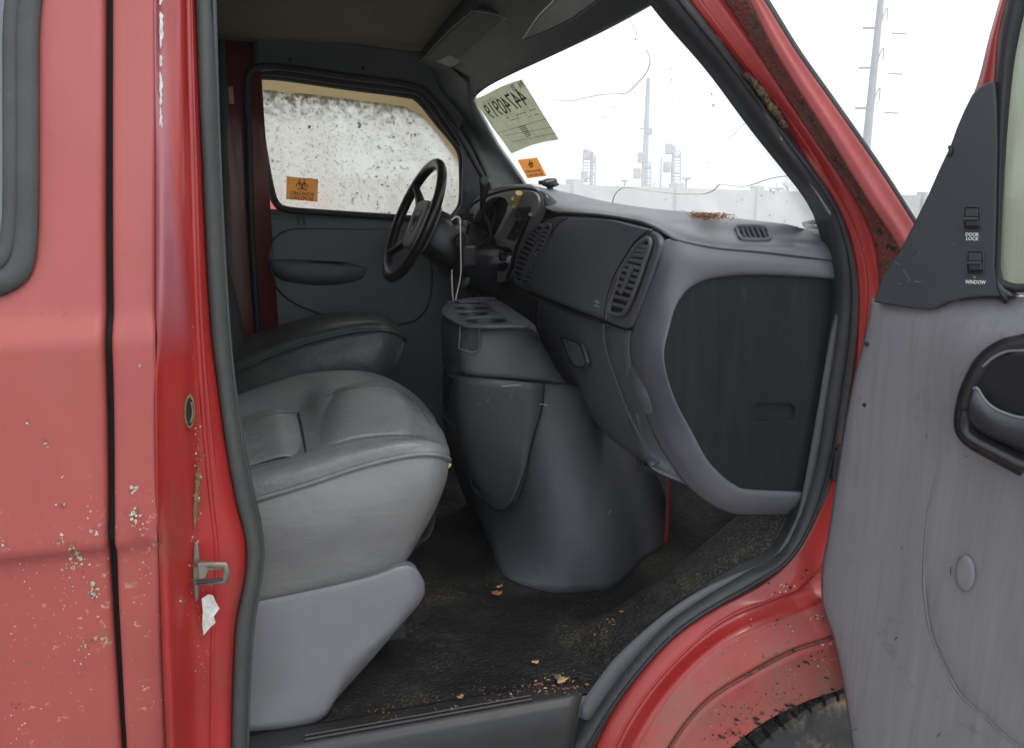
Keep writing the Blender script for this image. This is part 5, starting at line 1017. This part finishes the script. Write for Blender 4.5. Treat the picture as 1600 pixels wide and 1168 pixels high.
# mirror sail trim
tri = [(1364, 472), (1378, 432), (1405, 392), (1428, 348), (1450, 303), (1468, 262), (1484, 228), (1494, 200), (1506, 172), (1518, 148), (1530, 136), (1542, 129), (1554, 127), (1557, 160), (1559, 228), (1557, 330), (1555, 420), (1560, 441), (1568, 451), (1580, 458), (1582, 464), (1545, 463), (1514, 465), (1480, 472), (1465, 480), (1454, 484), (1428, 482), (1395, 477)]
sp = plate([DR(a, b, .022) for a, b in tri], 'mirror_sail', M['tri'], None, t=.03, bev=.006, ang=25, seg=3); sub(sp, dr)
tri_b = sub(sweep([DR(a, b, .024) for a, b in ((1484, 228), (1486, 236), (1482, 244))], 'sail_notch', M['dark'], None, w=.003), dr)
def switch(cx, cy, name):
    o = [(cx-12, cy-15), (cx-9, cy-19), (cx+9, cy-19), (cx+13, cy-15), (cx+14, cy+13), (cx+10, cy+18), (cx-9, cy+18), (cx-13, cy+14)]
    sub(plate([DR(a, b, .0235) for a, b in o], name, M['void'], None, t=.004, bev=0, smooth=False), dr)
    sub(sweep([DR(a, b, .0235) for a, b in o], 'switch_rim', M['tri'], None, w=.0012, closed=True, k=3), dr)
    sub(plate([DR(a, b, .028) for a, b in ((cx-11, cy-1), (cx+11, cy-1), (cx+12, cy+12), (cx-11, cy+12))], 'rocker', M['dark'], None, t=.006, bev=.002), dr)
    sub(sweep([DR(cx-11, cy, .029), DR(cx+11, cy, .029)], 'rocker', M['tri'], None, w=.0022), dr)
    sub(plate([DR(a, b, .025) for a, b in ((cx-10, cy-16), (cx+10, cy-16), (cx+10, cy-3), (cx-10, cy-3))], 'rocker', M['tri'], None, t=.003, bev=.001), dr)
switch(1518, 342, 'lock_switch')
switch(1523, 411, 'window_switch')
def T(s, x0, x1, y, h, bold=.01): return sub(text(s, 'switch_lettering', M['white'], None, DR(x0, y, .0225), DR(x1, y+ (x1-x0)*.03, .0225), DN, height=h, depth=.0006, bold=bold), dr)
hpx = (DR(1520, 370, 0)-DR(1520, 364.6, 0)).length
T('DOOR', 1509, 1529.5, 368.5, hpx); T('LOCK', 1510, 1529.5, 375.2, hpx); T('WINDOW', 1508.5, 1540.5, 443, hpx*1.1)
sub(plate([DR(a, b, .0232) for a, b in ((1521, 392), (1525, 401), (1517, 401))], 'up_arrow', M['white'], None, t=.001, bev=0, smooth=False), dr)
sub(sweep([DR(a, b, .0228) for a, b in ((1519, 429), (1527, 429), (1523, 434))], 'down_arrow', M['white'], None, w=.0005, h=.0004, closed=True, smooth=False), dr)
scratches(8, 1372, 1440, 395, 465, lambda a, b, d: DR(a, b, .0225), 'fine_scratches', dr, M['trim'], .0003, .12)
scratches(12, 1400, 1550, 180, 460, lambda a, b, d: DR(a, b, .0225), 'fine_scratches', dr, M['trim'], .0005, .9)
# door frame, window channel, glass
sub(loft([[DR(a, b, .0) for a, b in ((1605, -160), (1580, -60), (1562, 0), (1545, 60), (1526, 134), (1500, 190))], [DR(a, b, .012) for a, b in ((1612, -160), (1588, -60), (1570, 0), (1556, 60), (1548, 134), (1530, 190))], [DR(a, b, .008) for a, b in ((1620, -160), (1596, -60), (1577, 0), (1562, 60), (1557, 134), (1540, 190))]], 'window_frame', M['jamb'], None, n=30, m=2, across=False, solid=.012), dr)
sub(loft([[DR(a, b, .016) for a, b in ((1620, -160), (1592, -60), (1573, 0), (1560, 70), (1555, 150), (1556, 250), (1556, 340), (1554, 450), (1570, 475))], [DR(a, b, .024) for a, b in ((1632, -160), (1606, -60), (1589, 0), (1574, 70), (1567, 150), (1563, 250), (1561, 340), (1558, 440), (1574, 468))], [DR(a, b, .010) for a, b in ((1660, -160), (1626, -60), (1606, 0), (1588, 80), (1579, 150), (1571, 250), (1566, 340), (1561, 436), (1580, 462))]], 'window_channel', M['rubd'], None, n=40, m=3), dr)
sub(sweep([DR(a, b, .012) for a, b in ((1560, 440), (1578, 448), (1600, 450), (1700, 452), (1850, 452))], 'window_channel', M['rubd'], None, w=.006), dr)
sub(plate([DR(a, b, .004) for a, b in ((1700, -160), (1650, -90), (1602, 0), (1585, 80), (1575, 150), (1567, 250), (1562, 340), (1557, 450), (1600, 462), (1900, 470), (1950, -160))], 'window_glass', M['rglass'], None, t=.004, bev=0, smooth=False), dr)
sub(loft([[DR(a+3, b, -.05) for a, b in LE], [DR(1950, b, -.05) for a, b in LE]], 'door_skin', M['ext'], None, n=30, m=2, across=False, solid=.004, face_cam=True), dr)
for a, b in ((1355, 537), (1352, 632)): sub(lathe(DR(a, b, .008), DN, [(.004, 0), (.004, .002), (.001, .003)], 'trim_clip', M['dark'], None, seg=10), dr)
# hinge
hg = mk('door_hinge')
sub(box(P(1308, 722, .08), .02, .03, .07, 'hinge_plate', M['dark']), hg); sub(lathe(P(1309, 705, .065), V((0, 0, -1)), [(.008, 0), (.008, .055), (.004, .058)], 'hinge_pin', M['dark'], None, seg=12), hg)
# hood, cowl and wiper in front of the screen
hood = loft([[V((1.02, y, 1.36)) for y in (.15, .9, 1.65)], [V((1.12, y, 1.37)) for y in (.12, .9, 1.68)], [V((1.5, y, 1.27)) for y in (.12, .9, 1.68)], [V((1.75, y, 1.05)) for y in (.2, .9, 1.6)]], 'hood', M['ext'], van, n=20, m=4)
wi = mk('wiper')
sub(sweep([WS(1256, 350, -.03), WS(1275, 347, -.035), WS(1292, 350, -.03)], 'wiper_arm', M['dark'], None, w=.005), wi)
sub(sweep([WS(1258, 353, -.015), WS(1280, 356, -.015), WS(1292, 359, -.015)], 'wiper_blade', M['dark'], None, w=.004), wi)
# cracks in the screen
def crk(l, mat, w, name='crack', o_=.001): return submesh(sweep([WS(a, b, o_) for a, b in l], name, mat, None, w=w, h=w*.4, sides=5, k=3), ws)
crk([(1010, 78), (1015, 90), (1015, 101), (1008, 117), (995, 131), (980, 145), (960, 147), (940, 148), (915, 153), (888, 158), (860, 155)], M['crust'], .0008)
crk([(983, 27), (990, 42), (997, 58)], M['crust'], .0005)
crk([(1060, 224), (1095, 221), (1138, 216), (1155, 200), (1170, 190)], M['conc'], .0006)
crk([(957, 320), (959, 308), (965, 299), (974, 293.5), (990, 294), (1013, 298), (1050, 302), (1090, 303.5), (1108, 301), (1118, 295), (1125, 288), (1145, 290.5), (1165, 291), (1180, 287), (1200, 280), (1220, 276), (1245, 274)], M['longc'], .0016, 'long_crack')

# ================================================================== LOOSE THINGS
# windscreen paper (read from outside, so mirrored from here)
pp = [(740, 156), (757, 149), (780, 137), (800, 129), (815, 124.5), (830, 148), (845, 173), (860, 197), (873, 218), (850, 222), (830, 227), (799, 240), (785, 220), (770, 200), (755, 177)]
pa = empty('windscreen_paper', WS(800, 180), 'aged paper sheet with mirrored number 44740919 stuck to the windscreen', 'paper')
def hang(o, p): o.parent = p; o.matrix_parent_inverse = Matrix.Translation(-p.location); return o
hang(plate([WS(a, b, .003) for a, b in pp], 'sheet', M['paper'], None, t=.0008, bev=0, smooth=False), pa)
def wtext(s, x0, y0, x1, y1, hp, mat, p, name, bold=.0, o_=.0042):
    a, b = WS(x0, y0, o_), WS(x1, y1, o_)
    return hang(text(s, name, mat, None, a, b, -WN, mirror=True, height=hp, depth=.0004, bold=bold, off=0), p)
k_ = (WS(800, 180)-WS(800, 190)).length/10
wtext('44740919', 769, 187, 829, 163, .055, M['ink'], pa, 'large_number', .0)
wtext('PA   20', 803, 143, 820, 136, .020, M['ink'], pa, 'small_print')
wtext('Insurance Auction Yard', 791, 184, 838, 170, .008, M['ink'], pa, 'small_print') if False else None
for x0, y0, x1, y1 in ((791, 185, 838, 170), (797, 189, 814, 183), (826, 183, 842, 178)):
    n = 9; 
    for i in range(n):
        if random.random() < .75:
            t0, t1 = i/n, (i+.75)/n
            hang(sweep([WS(x0+(x1-x0)*t0, y0+(y1-y0)*t0, .0042), WS(x0+(x1-x0)*t1, y0+(y1-y0)*t1, .0042)], 'print_line', M['rub'], None, w=.0012, h=.0003, sides=4, smooth=False, ref=WN), pa)
for x0, y0, x1, y1 in ((778, 208, 852, 186), (788, 212, 862, 199), (800, 222, 868, 208)):
    hang(sweep([WS(x0, y0, .0042), WS(x1, y1, .0042)], 'ruled_line', M['rub'], None, w=.0006, h=.0003, sides=4, smooth=False, ref=WN), pa)
for i in range(7): hang(sweep([WS(811+i*1.8, 199+i*2.6, .0042), WS(821+i*1.5, 196+i*2.4, .0042)], 'print_line', M['rub'], None, w=.0012, h=.0003, sides=4, smooth=False, ref=WN), pa)
for i in range(13):
    x = 752+i*1.75; y = 159.5-i*.75; hang(sweep([WS(x, y, .0042), WS(x+4.2, y+7, .0042)], 'barcode_bar', M['ink'], None, w=.0006+.0009*((i*7) % 3 > 0), h=.0003, sides=4, smooth=False, ref=WN), pa)
def biohazard(root, place, s, mat, rn=WN):
    """emblem drawn from open rings; place(u,v) -> point"""
    for k in range(3):
        a = math.pi/2 + k*2*math.pi/3; cx, cy = .42*math.cos(a), .42*math.sin(a)
        pts = [place(s*(cx+.42*math.cos(a+t)), s*(cy+.42*math.sin(a+t))) for t in [math.radians(-150+300*i/22) for i in range(23)]]
        pts = [place(s*(cx+.40*math.cos(a+t)), s*(cy+.40*math.sin(a+t))) for t in [math.radians(22+ (316)*i/22) for i in range(23)]]
        hang(sweep(pts, 'hazard_emblem', mat, None, w=s*.06, h=.0003, sides=6, smooth=False, ref=rn), root)
    pts = [place(s*.38*math.cos(t), s*.38*math.sin(t)) for t in [2*math.pi*i/24 for i in range(24)]]
    hang(sweep(pts, 'hazard_emblem', mat, None, w=s*.04, h=.0003, sides=6, closed=True, smooth=False, ref=rn), root)
s1 = empty('hazard_sticker', WS(830, 262), 'orange biohazard sticker on the windscreen below the paper', 'sticker', 'orange hazard stickers')
hang(plate([WS(a, b, .003) for a, b in ((808.5, 250), (839, 246), (854, 275), (824, 279))], 'sticker_sheet', M['orange'], None, t=.0006, bev=0, smooth=False), s1)
X1 = (WS(839, 246)-WS(808.5, 250)).normalized(); Y1 = (WS(808.5, 250)-WS(824, 279)); Y1 = (Y1-X1*Y1.dot(X1)).normalized()
c1 = WS(829.5, 257, .0042)
def plf(c, X, Y): return lambda u, v: c+X*u+Y*v
hang_ = biohazard(s1, plf(c1, X1*1, (WS(829, 250, .0042)-WS(829.8, 263, .0042)).normalized()), .036, M['ink'])
wtext('BIOHAZARD', 822.5, 270.5, 846.5, 268, .0105, M['ink'], s1, 'sticker_lettering', .002)
wtext('BIOPELIGRO', 825.5, 276.8, 849.5, 273.8, .0105, M['ink'], s1, 'sticker_lettering', .002)
s2 = empty('hazard_sticker', P(472, 295, 1.775), 'orange biohazard sticker on the dirty far door window', 'sticker', 'orange hazard stickers')
YS = 1.774
hang(plate(Ys([(448, 275.5), (497, 280), (496, 315.5), (447, 311)], YS), 'sticker_sheet', M['orange'], None, t=.0006, bev=0, smooth=False), s2)
biohazard(s2, plf(P(472, 289, YS-.0016), V((1, 0, -.06)), V((.05, 0, 1))), .026, M['ink'], V((0, 1, 0)))
def ytext(s, x0, y0, x1, y1, h, p): return hang(text(s, 'sticker_lettering', M['ink'], None, P(x0, y0, YS-.0012), P(x1, y1, YS-.0012), V((0, -1, 0)), mirror=True, height=h, depth=.0004, off=0, bold=.004), p)
ytext('BIOHAZARD', 454, 304, 490, 307, .013, s2); ytext('BIOPELIGRO', 453, 311, 489, 314, .013, s2)
# phone mount on the dash
pm = empty('phone_mount', P(857, 296, 1.35), 'small black suction phone holder on top of the dashboard', 'phone holder')
yq = 1.30
q = lambda a, b: P(a, b, yq)
hang(plate([q(848, 294.6)+V((0, 0, 0)), q(875, 300.2)] [:0] or [P(846, 295, 1.34), P(860, 293.5, 1.4), P(878, 299.5, 1.32), P(866, 301, 1.26)], 'base_pad', M['dark'], None, t=.004, bev=.001), pm)
hang(sweep([q(860, 297), q(859, 290)], 'stem', M['dark'], None, w=.011), pm)
hang(lathe(q(860, 292.5), V((0, 0, 1)), [(.012, 0), (.028, .006), (.028, .012), (.022, .016), (.022, .024), (.01, .028)], 'suction_cup', M['dark'], None), pm)
hang(plate([P(844.5, 282, yq-.02), P(861, 279.5, yq-.02), P(868, 277.5, yq-.02), P(869, 284, yq-.02), P(861, 287, yq-.02), P(846, 288.5, yq-.02)], 'clamp', M['dark'], None, t=.03, bev=.003), pm)
hang(plate([P(852, 282.5, yq-.024), P(867, 279.5, yq-.024), P(867, 283, yq-.024), P(853, 286, yq-.024)], 'clamp_pad', M['steel'], None, t=.004, bev=.001), pm)
# tan foam piece stuck on the bezel
fo = empty('foam_piece', PX(808, 312, .575), 'tan folded foam piece stuck at the top of the instrument bezel', 'foam piece')
hang(sweep([PX(a, b, .578) for a, b in ((811, 301.5), (809, 308), (806.5, 316), (804, 322))], 'foam_strip', M['tan'], None, w=.011, h=.009, sides=8), fo)
hang(sweep([PX(a, b, .57) for a, b in ((802, 311), (800, 315), (799, 319), (802, 322))], 'foam_curl', M['tan'], None, w=.006, h=.006), fo)
# white cable
cb = sweep(P3([(718, 343, 1.14), (719, 355, 1.13), (719.5, 375, 1.12), (720, 400, 1.12), (720, 425, 1.12), (717, 445, 1.12), (713, 462, 1.12), (711, 473, 1.12), (708, 468, 1.12), (706.5, 450, 1.12), (706, 435, 1.12), (706, 421, 1.12)]), 'cable', M['cable'], None, w=.0022)
tag(cb, 'thin white cable hanging from the steering column to the console', 'cable')
ph = sweep(P3([(705, 344, 1.16), (712, 339, 1.16), (718, 341, 1.16), (719, 350, 1.15)]), 'cable_plug', M['cable'], cb, w=.0035); ph.matrix_parent_inverse = Matrix.Identity(4)
# leaf litter on the dash
def litter(n, fn, name, mats, smin, smax):
    bm = bmesh.new()
    for _ in range(n):
        p, nn = fn(); L_ = random.uniform(smin, smax); w = L_*random.uniform(.12, .4); a = random.uniform(0, 6.28)
        t = V((math.cos(a), math.sin(a), random.uniform(-.2, .35))).normalized(); b = t.cross(V((0, 0, 1))).normalized()
        p = p+V((0, 0, random.uniform(0, .006)))
        v = [bm.verts.new(p-t*L_*.5), bm.verts.new(p+b*w*.5+V((0, 0, .001))), bm.verts.new(p+t*L_*.5), bm.verts.new(p-b*w*.5)]
        f = bm.faces.new(v); f.material_index = random.randrange(len(mats))
    o = finish(bm, name, mats[0], None, smooth=False, face_cam=False, solid=.0006, ang=180)
    for m in mats[1:]: o.data.materials.append(m)
    return o
leaf2 = pmat('pale_leaf', (.42, .27, .13), .8, .3, 90); leaf3 = pmat('dark_leaf', (.09, .045, .03), .8, .3, 90)
def onlit():
    while True:
        a = random.gauss(1092, 25); b = random.gauss(340.5+(a-1088)*.07, 2.2)
        if 1040 < a < 1150 and 333 < b < 350: break
    d = ray(a, b); t = 1.0
    x = .70+.2*(350-b)/16
    p = PX(a, b, max(.66, min(.92, .86-(b-336)*.014)))
    return p+V((0, 0, .004)), None
lt = litter(620, onlit, 'leaf_litter', [M['leaf'], M['leaf'], leaf2, leaf3], .003, .014); lt['kind'] = 'stuff'; tag(lt, 'pile of dry brown leaf crumbs on the dashboard top', 'leaf litter')
def onfloor():
    a, b = random.uniform(570, 900), random.uniform(1010, 1075); p = PZ(a, b, .61); return p, None
def zone():
    x, y = random.choice([(.30, .135), (.39, .15), (.41, .14), (.44, .13), (.47, .72), (.2, .13), (.56, .25), (.12, .13)]); x += random.gauss(0, .022); y = max(.128, y+random.gauss(0, .014)); return V((x, y, fh(x, y)+.008)), None
lt2 = litter(110, zone, 'floor_crumbs', [M['leaf'], leaf2, leaf3], .003, .011); lt2['kind'] = 'stuff'; tag(lt2, 'scattered leaf crumbs on the floor mat beside the entry step', 'leaf crumbs')
def leafscrap(a, b, s, lab, mat=None, z=None):
    z = z or .612; bm = bmesh.new(); c = PZ(a, b, z); n = 9
    c.z = max(c.z, fh(c.x, c.y)+.008)
    vs_ = [bm.verts.new(c+V((s*math.cos(i*.7)*random.uniform(.5, 1), s*.7*math.sin(i*.7)*random.uniform(.5, 1), random.uniform(0, s*.35)))) for i in range(n)]
    cc = bm.verts.new(c+V((0, 0, s*.3)))
    for i in range(n): bm.faces.new((vs_[i], vs_[(i+1) % n], cc))
    o = finish(bm, 'dry_leaf', mat or M['leaf'], None, smooth=False, solid=.001, face_cam=False, ang=180); tag(o, lab, 'leaf', 'dry leaf scraps on the floor mat')
leafscrap(776, 927, .016, 'curled brown leaf scrap against the foot of the engine cover')
leafscrap(781, 916, .012, 'small twisted leaf scrap at the torn mat edge by the engine cover', leaf2)
leafscrap(836, 1034, .011, 'pale leaf scrap lying alone on the open mat near the step', leaf2)
leafscrap(879, 1063, .014, 'crumpled tan leaf scrap beside the step rivet', leaf2)
leafscrap(720, 1088, .009, 'round orange leaf scrap on the edge of the step', M['leaf'], .615)
leafscrap(838, 913, .007, 'tiny brown leaf scrap on the mat below the middle of the engine cover')

# ================================================================== OUTSIDE
GZ = -.13
bm = bmesh.new(); s = 900; v = [bm.verts.new((x, y, GZ)) for x, y in ((-s, -s), (s, -s), (s, s), (-s, s))]; bm.faces.new(v)
gd = finish(bm, 'ground', M['asph'], None, smooth=False, face_cam=False); struct(gd)
def out(px, py, dist):          # point at horizontal distance dist along a sight line
    d = ray(px, py); return CAM + d*(dist/math.hypot(d.x, d.y))
def pole(px, pb, pt, dist, w, name, mat, parent=None):
    t = out(px, pt, dist) if not isinstance(px, tuple) else out(px[0], pt, dist); b = V((t.x, t.y, GZ)); return sweep([b, t], name, mat, parent, w=w, smooth=False, taper=lambda k: 1-.35*k)
# wall of concrete panels and posts, from near-left to far-right
fa, fb = out(840, 300, 24), out(1330, 321, 40)
fa = V((fa.x, fa.y, 0)); fb = V((fb.x, fb.y, 0)); wall = empty('yard_wall', V((fa.x, fa.y, GZ)), 'pale concrete panel wall with square posts behind the windscreen', 'wall')
dirw = (fb-fa).normalized(); Lw = (fb-fa).length; htop = 2.35
npan = 7; st0 = -8
for i in range(11):
    a = fa+dirw*(-14+i*5.2); b = a+dirw*5.2; c = (a+b)/2; c.z = (htop+GZ)/2
    o = box(c, 5.1, .12, htop-GZ-.004, 'wall_panel', M['conc'], None, ax=(dirw, dirw.cross(V((0, 0, 1))), V((0, 0, 1))), bev=.01); hang(o, wall)
    c = a.copy(); c.z = (htop+.18+GZ)/2
    o = box(c, .42, .42, htop+.18-GZ, 'wall_post', M['conc'], None, ax=(dirw, dirw.cross(V((0, 0, 1))), V((0, 0, 1))), bev=.02); hang(o, wall)
# transmission pole (right)
tp = empty('power_pole', V((*out(1372, 100, 60).xy, GZ)), 'tall steel power pole with three tiers of arms right of the van pillar', 'pole')
top_ = out(1388, -120, 60); base_ = V((top_.x, top_.y, GZ)); hang(sweep([base_, top_], 'mast', M['galv'], None, w=.30, smooth=False, taper=lambda k: 1.15-.6*k), tp)
ax_ = V((rt.x, rt.y, 0)).normalized()
for k, (ly, ry) in enumerate(((44, 52), (106, 115), (169, 176), (-18, -10), (-80, -72))):
    cxp = 1380 - (ly-0)*.096
    A1 = out(cxp-28, ly, 60); A2 = out(cxp-9, ly, 60); hang(sweep([A1, A2], 'insulator_arm', M['galv'], None, w=.07, smooth=False), tp)
    B1 = out(cxp+18, ry, 62); B2 = out(cxp+41, ry+1, 62); hang(sweep([B1, B2], 'insulator_arm', M['galv'], None, w=.045, smooth=False), tp)
    hang(sweep([out(cxp, ly+2, 60), out(cxp+4, ly-18, 60), out(cxp+11, ly-31, 60), out(cxp+10, ly-12, 60)], 'jumper_bracket', M['galv'], None, w=.04), tp)
# tall lattice-like pole in the middle of the screen
mp2 = empty('power_pole', V((*out(1006, 200, 70).xy, GZ)), 'tall pole with short crossarms seen through the middle of the windscreen', 'pole')
t_ = out(1013, 122, 70); hang(sweep([V((t_.x, t_.y, GZ)), t_], 'mast', M['galv'], None, w=.32, smooth=False, taper=lambda k: 1.2-.65*k), mp2)
for yy, w_ in ((152, 8), (166, 5), (190, 7), (201, 15), (213, 7), (228, 5)):
    cxp = 1013-(yy-122)*.055; hang(sweep([out(cxp-w_*.6, yy, 70), out(cxp+w_*.6, yy, 70)], 'crossarm', M['galv'], None, w=.06, smooth=False), mp2)
hang(box(out(1014, 206, 70), .5, .4, .6, 'transformer_box', M['galv']), mp2)
# railway-style signal masts
def signal(px, top, dist, heads, side, label, lad):
    r = empty('signal_mast', V((*out(px, 280, dist).xy, GZ)), label, 'signal mast', 'signal masts beyond the wall')
    t = out(px, top, dist); hang(sweep([V((t.x, t.y, GZ)), t], 'mast', M['galv'], None, w=.12, smooth=False), r)
    for hx, hy in heads:
        c = out(hx, hy, dist); k = dist/1155
        b = box(c, 10*k, .5, 15*k, 'signal_head', M['galv'], None, ax=(ax_, V((-ax_.y, ax_.x, 0)), V((0, 0, 1))), bev=.06); hang(b, r)
        hang(sweep([c, out(px, hy+6, dist)], 'head_bracket', M['galv'], None, w=.06, smooth=False), r)
    if lad:
        l0, l1, y0, y1 = lad
        for x in (l0, l1): hang(sweep([out(x, y0, dist), out(x, y1, dist)], 'ladder_rail', M['galv'], None, w=.045, smooth=False), r)
        yv = y0
        while yv < y1: hang(sweep([out(l0, yv, dist), out(l1, yv, dist)], 'ladder_rung', M['galv'], None, w=.035, smooth=False), r); yv += 5
        for yv in (y0+8, (y0+y1)/2, y1-8): hang(sweep([out(px, yv, dist), out(l1, yv, dist)], 'cage_arm', M['galv'], None, w=.05, smooth=False), r)
signal(925, 237, 50, [(916, 242), (913, 275)], 1, 'signal mast with two heads, left of the tall pole', (911, 930, 244, 300))
signal(1006, 240, 50, [(1002, 246), (995, 271)], 1, 'signal mast close beside the tall pole', (1009, 1016, 254, 302))
signal(1053, 228, 50, [(1045, 233), (1042, 261)], 1, 'signal mast with two heads, right of the tall pole', (1053, 1063, 236, 305))
def lamp(px, top, dist, wd, label):
    r = empty('yard_lamp', V((*out(px, top, dist).xy, GZ)), label, 'lamp post', 'yard lamps beyond the wall')
    t = out(px, top, dist); hang(sweep([V((t.x, t.y, GZ)), t], 'post', M['galv'], None, w=.07, smooth=False), r)
    hang(box(t, wd*dist/1155, .3, .12, 'lamp_head', M['galv'], None, ax=(ax_, V((-ax_.y, ax_.x, 0)), V((0, 0, 1))), bev=.03), r)
lamp(976, 282.5, 50, 10, 'small twin lamp post between the left signal mast and the tall pole')
lamp(1072.5, 279, 45, 13, 'tallest lamp post, just right of the right signal mast')
lamp(1217, 294.5, 45, 11, 'short lamp post near the right edge of the windscreen')
o = pole(1033.5, 300, 247, 55, .09, 'utility_post', M['galv']); tag(o, 'plain slim post between the tall pole and the right signal mast', 'post')
cap = pole(1033.5, 300, 246, 55, .05, 'post_cap', M['galv'], o); cap.matrix_parent_inverse = Matrix.Identity(4)
# bare hazy trees
def tree(px, pt, dist, spread, label, seed):
    random.seed(seed); r = empty('bare_tree', V((*out(px, pt, dist).xy, GZ)), label, 'tree', 'bare trees beyond the wall')
    H = out(px, pt, dist).z-GZ; bm = bmesh.new(); base = r.location.copy()
    tb = bmesh.new(); sweep_bm(tb, [base, base+V((0, 0, H*.4))], .16, sides=6, smooth=False, taper=lambda k: 1-.4*k); hang(finish(tb, 'trunk', M['bark'], face_cam=False), r)
    def br(p, d, L_, w, n):
        q_ = p+d*L_; sweep_bm(bm, [p, q_], w, sides=3, smooth=False, taper=lambda k: 1-.4*k)
        if n:
            for _ in range(3 if n > 1 else 4):
                d2 = (d+V((random.gauss(0, .5), random.gauss(0, .5), random.gauss(.1, .3)))).normalized(); br(p+d*L_*random.uniform(.5, 1), d2, L_*.66, w*.55, n-1)
    for _ in range(5):
        d = V((random.gauss(0, .45), random.gauss(0, .45), 1)).normalized(); br(base+V((0, 0, H*random.uniform(.28, .4))), d, H*.28*spread, .05, 4)
    hang(finish(bm, 'crown', M['bark'], face_cam=False), r)
tree(1028, 272, 70, 1, 'bare tree behind the wall just right of the tall pole', 1)
tree(1250, 262, 60, 1.1, 'bare tree behind the wall at the right edge of the windscreen', 2)
tree(1290, 270, 60, 1.1, 'bare tree behind the wall partly hidden by the red pillar', 5)
tree(860, 270, 80, 1, 'bare tree behind the wall above the phone holder', 3)
tree(905, 285, 80, 1, 'bare low tree behind the wall left of the signal masts', 4)
tree(1432, 322, 160, 1, 'distant tree between the red pillar and the open door', 6)
# box truck parked on the far side
tk = empty('box_truck', V((-2.2, 6, GZ)), 'white box truck with a pink stripe parked beyond the dirty window', 'truck')
hang(box((-2.2, 6.6, 1.75), 5.0, 2.2, 2.7, 'cargo_box', M['whitev'], None, bev=.03), tk)
hang(box((-2.2, 5.495, 1.55), 4.9, .008, .35, 'side_stripe', M['stripe'], None, bev=0), tk)
hang(box((-2.2, 5.47, .8), 5.02, .05, .95, 'skirt_panel', M['beige'], None, bev=.01), tk)
for x in (-3.9, -.5): hang(lathe(V((x, 5.5, .28)), V((0, 1, 0)), [(.1, 0), (.38, 0), (.41, .04), (.41, .26), (.1, .28)], 'wheel', M['tyre'], None, seg=32), tk)

# thin ground haze over the yard
hb_ = box((35, 32, 18.9), 150, 115, 40.1, 'haze', None, bev=0); hb_.location = (0, 0, 0)
hm = bpy.data.materials.new('haze'); hm.use_nodes = True; ht = hm.node_tree; ht.nodes.remove(ht.nodes['Principled BSDF'])
pv = ht.nodes.new('ShaderNodeVolumePrincipled'); pv.inputs['Color'].default_value = (.95, .96, .98, 1); pv.inputs['Density'].default_value = .0055; pv.inputs['Anisotropy'].default_value = .3
ht.links.new(pv.outputs[0], ht.nodes['Material Output'].inputs['Volume']); hb_.data.materials.append(hm); hb_['kind'] = 'stuff'
# part empties sit at the base of their pieces
for o in list(C.objects):
    if o.type == 'EMPTY' and o.parent == van and o.children:
        pts = [v.co for c in o.children for v in c.data.vertices]
        lo = V([min(p[i] for p in pts) for i in range(3)]); hi = V([max(p[i] for p in pts) for i in range(3)])
        b = V(((lo.x+hi.x)/2, (lo.y+hi.y)/2, lo.z)); o.location = b
        for c in o.children: c.matrix_parent_inverse = Matrix.Translation(-b)
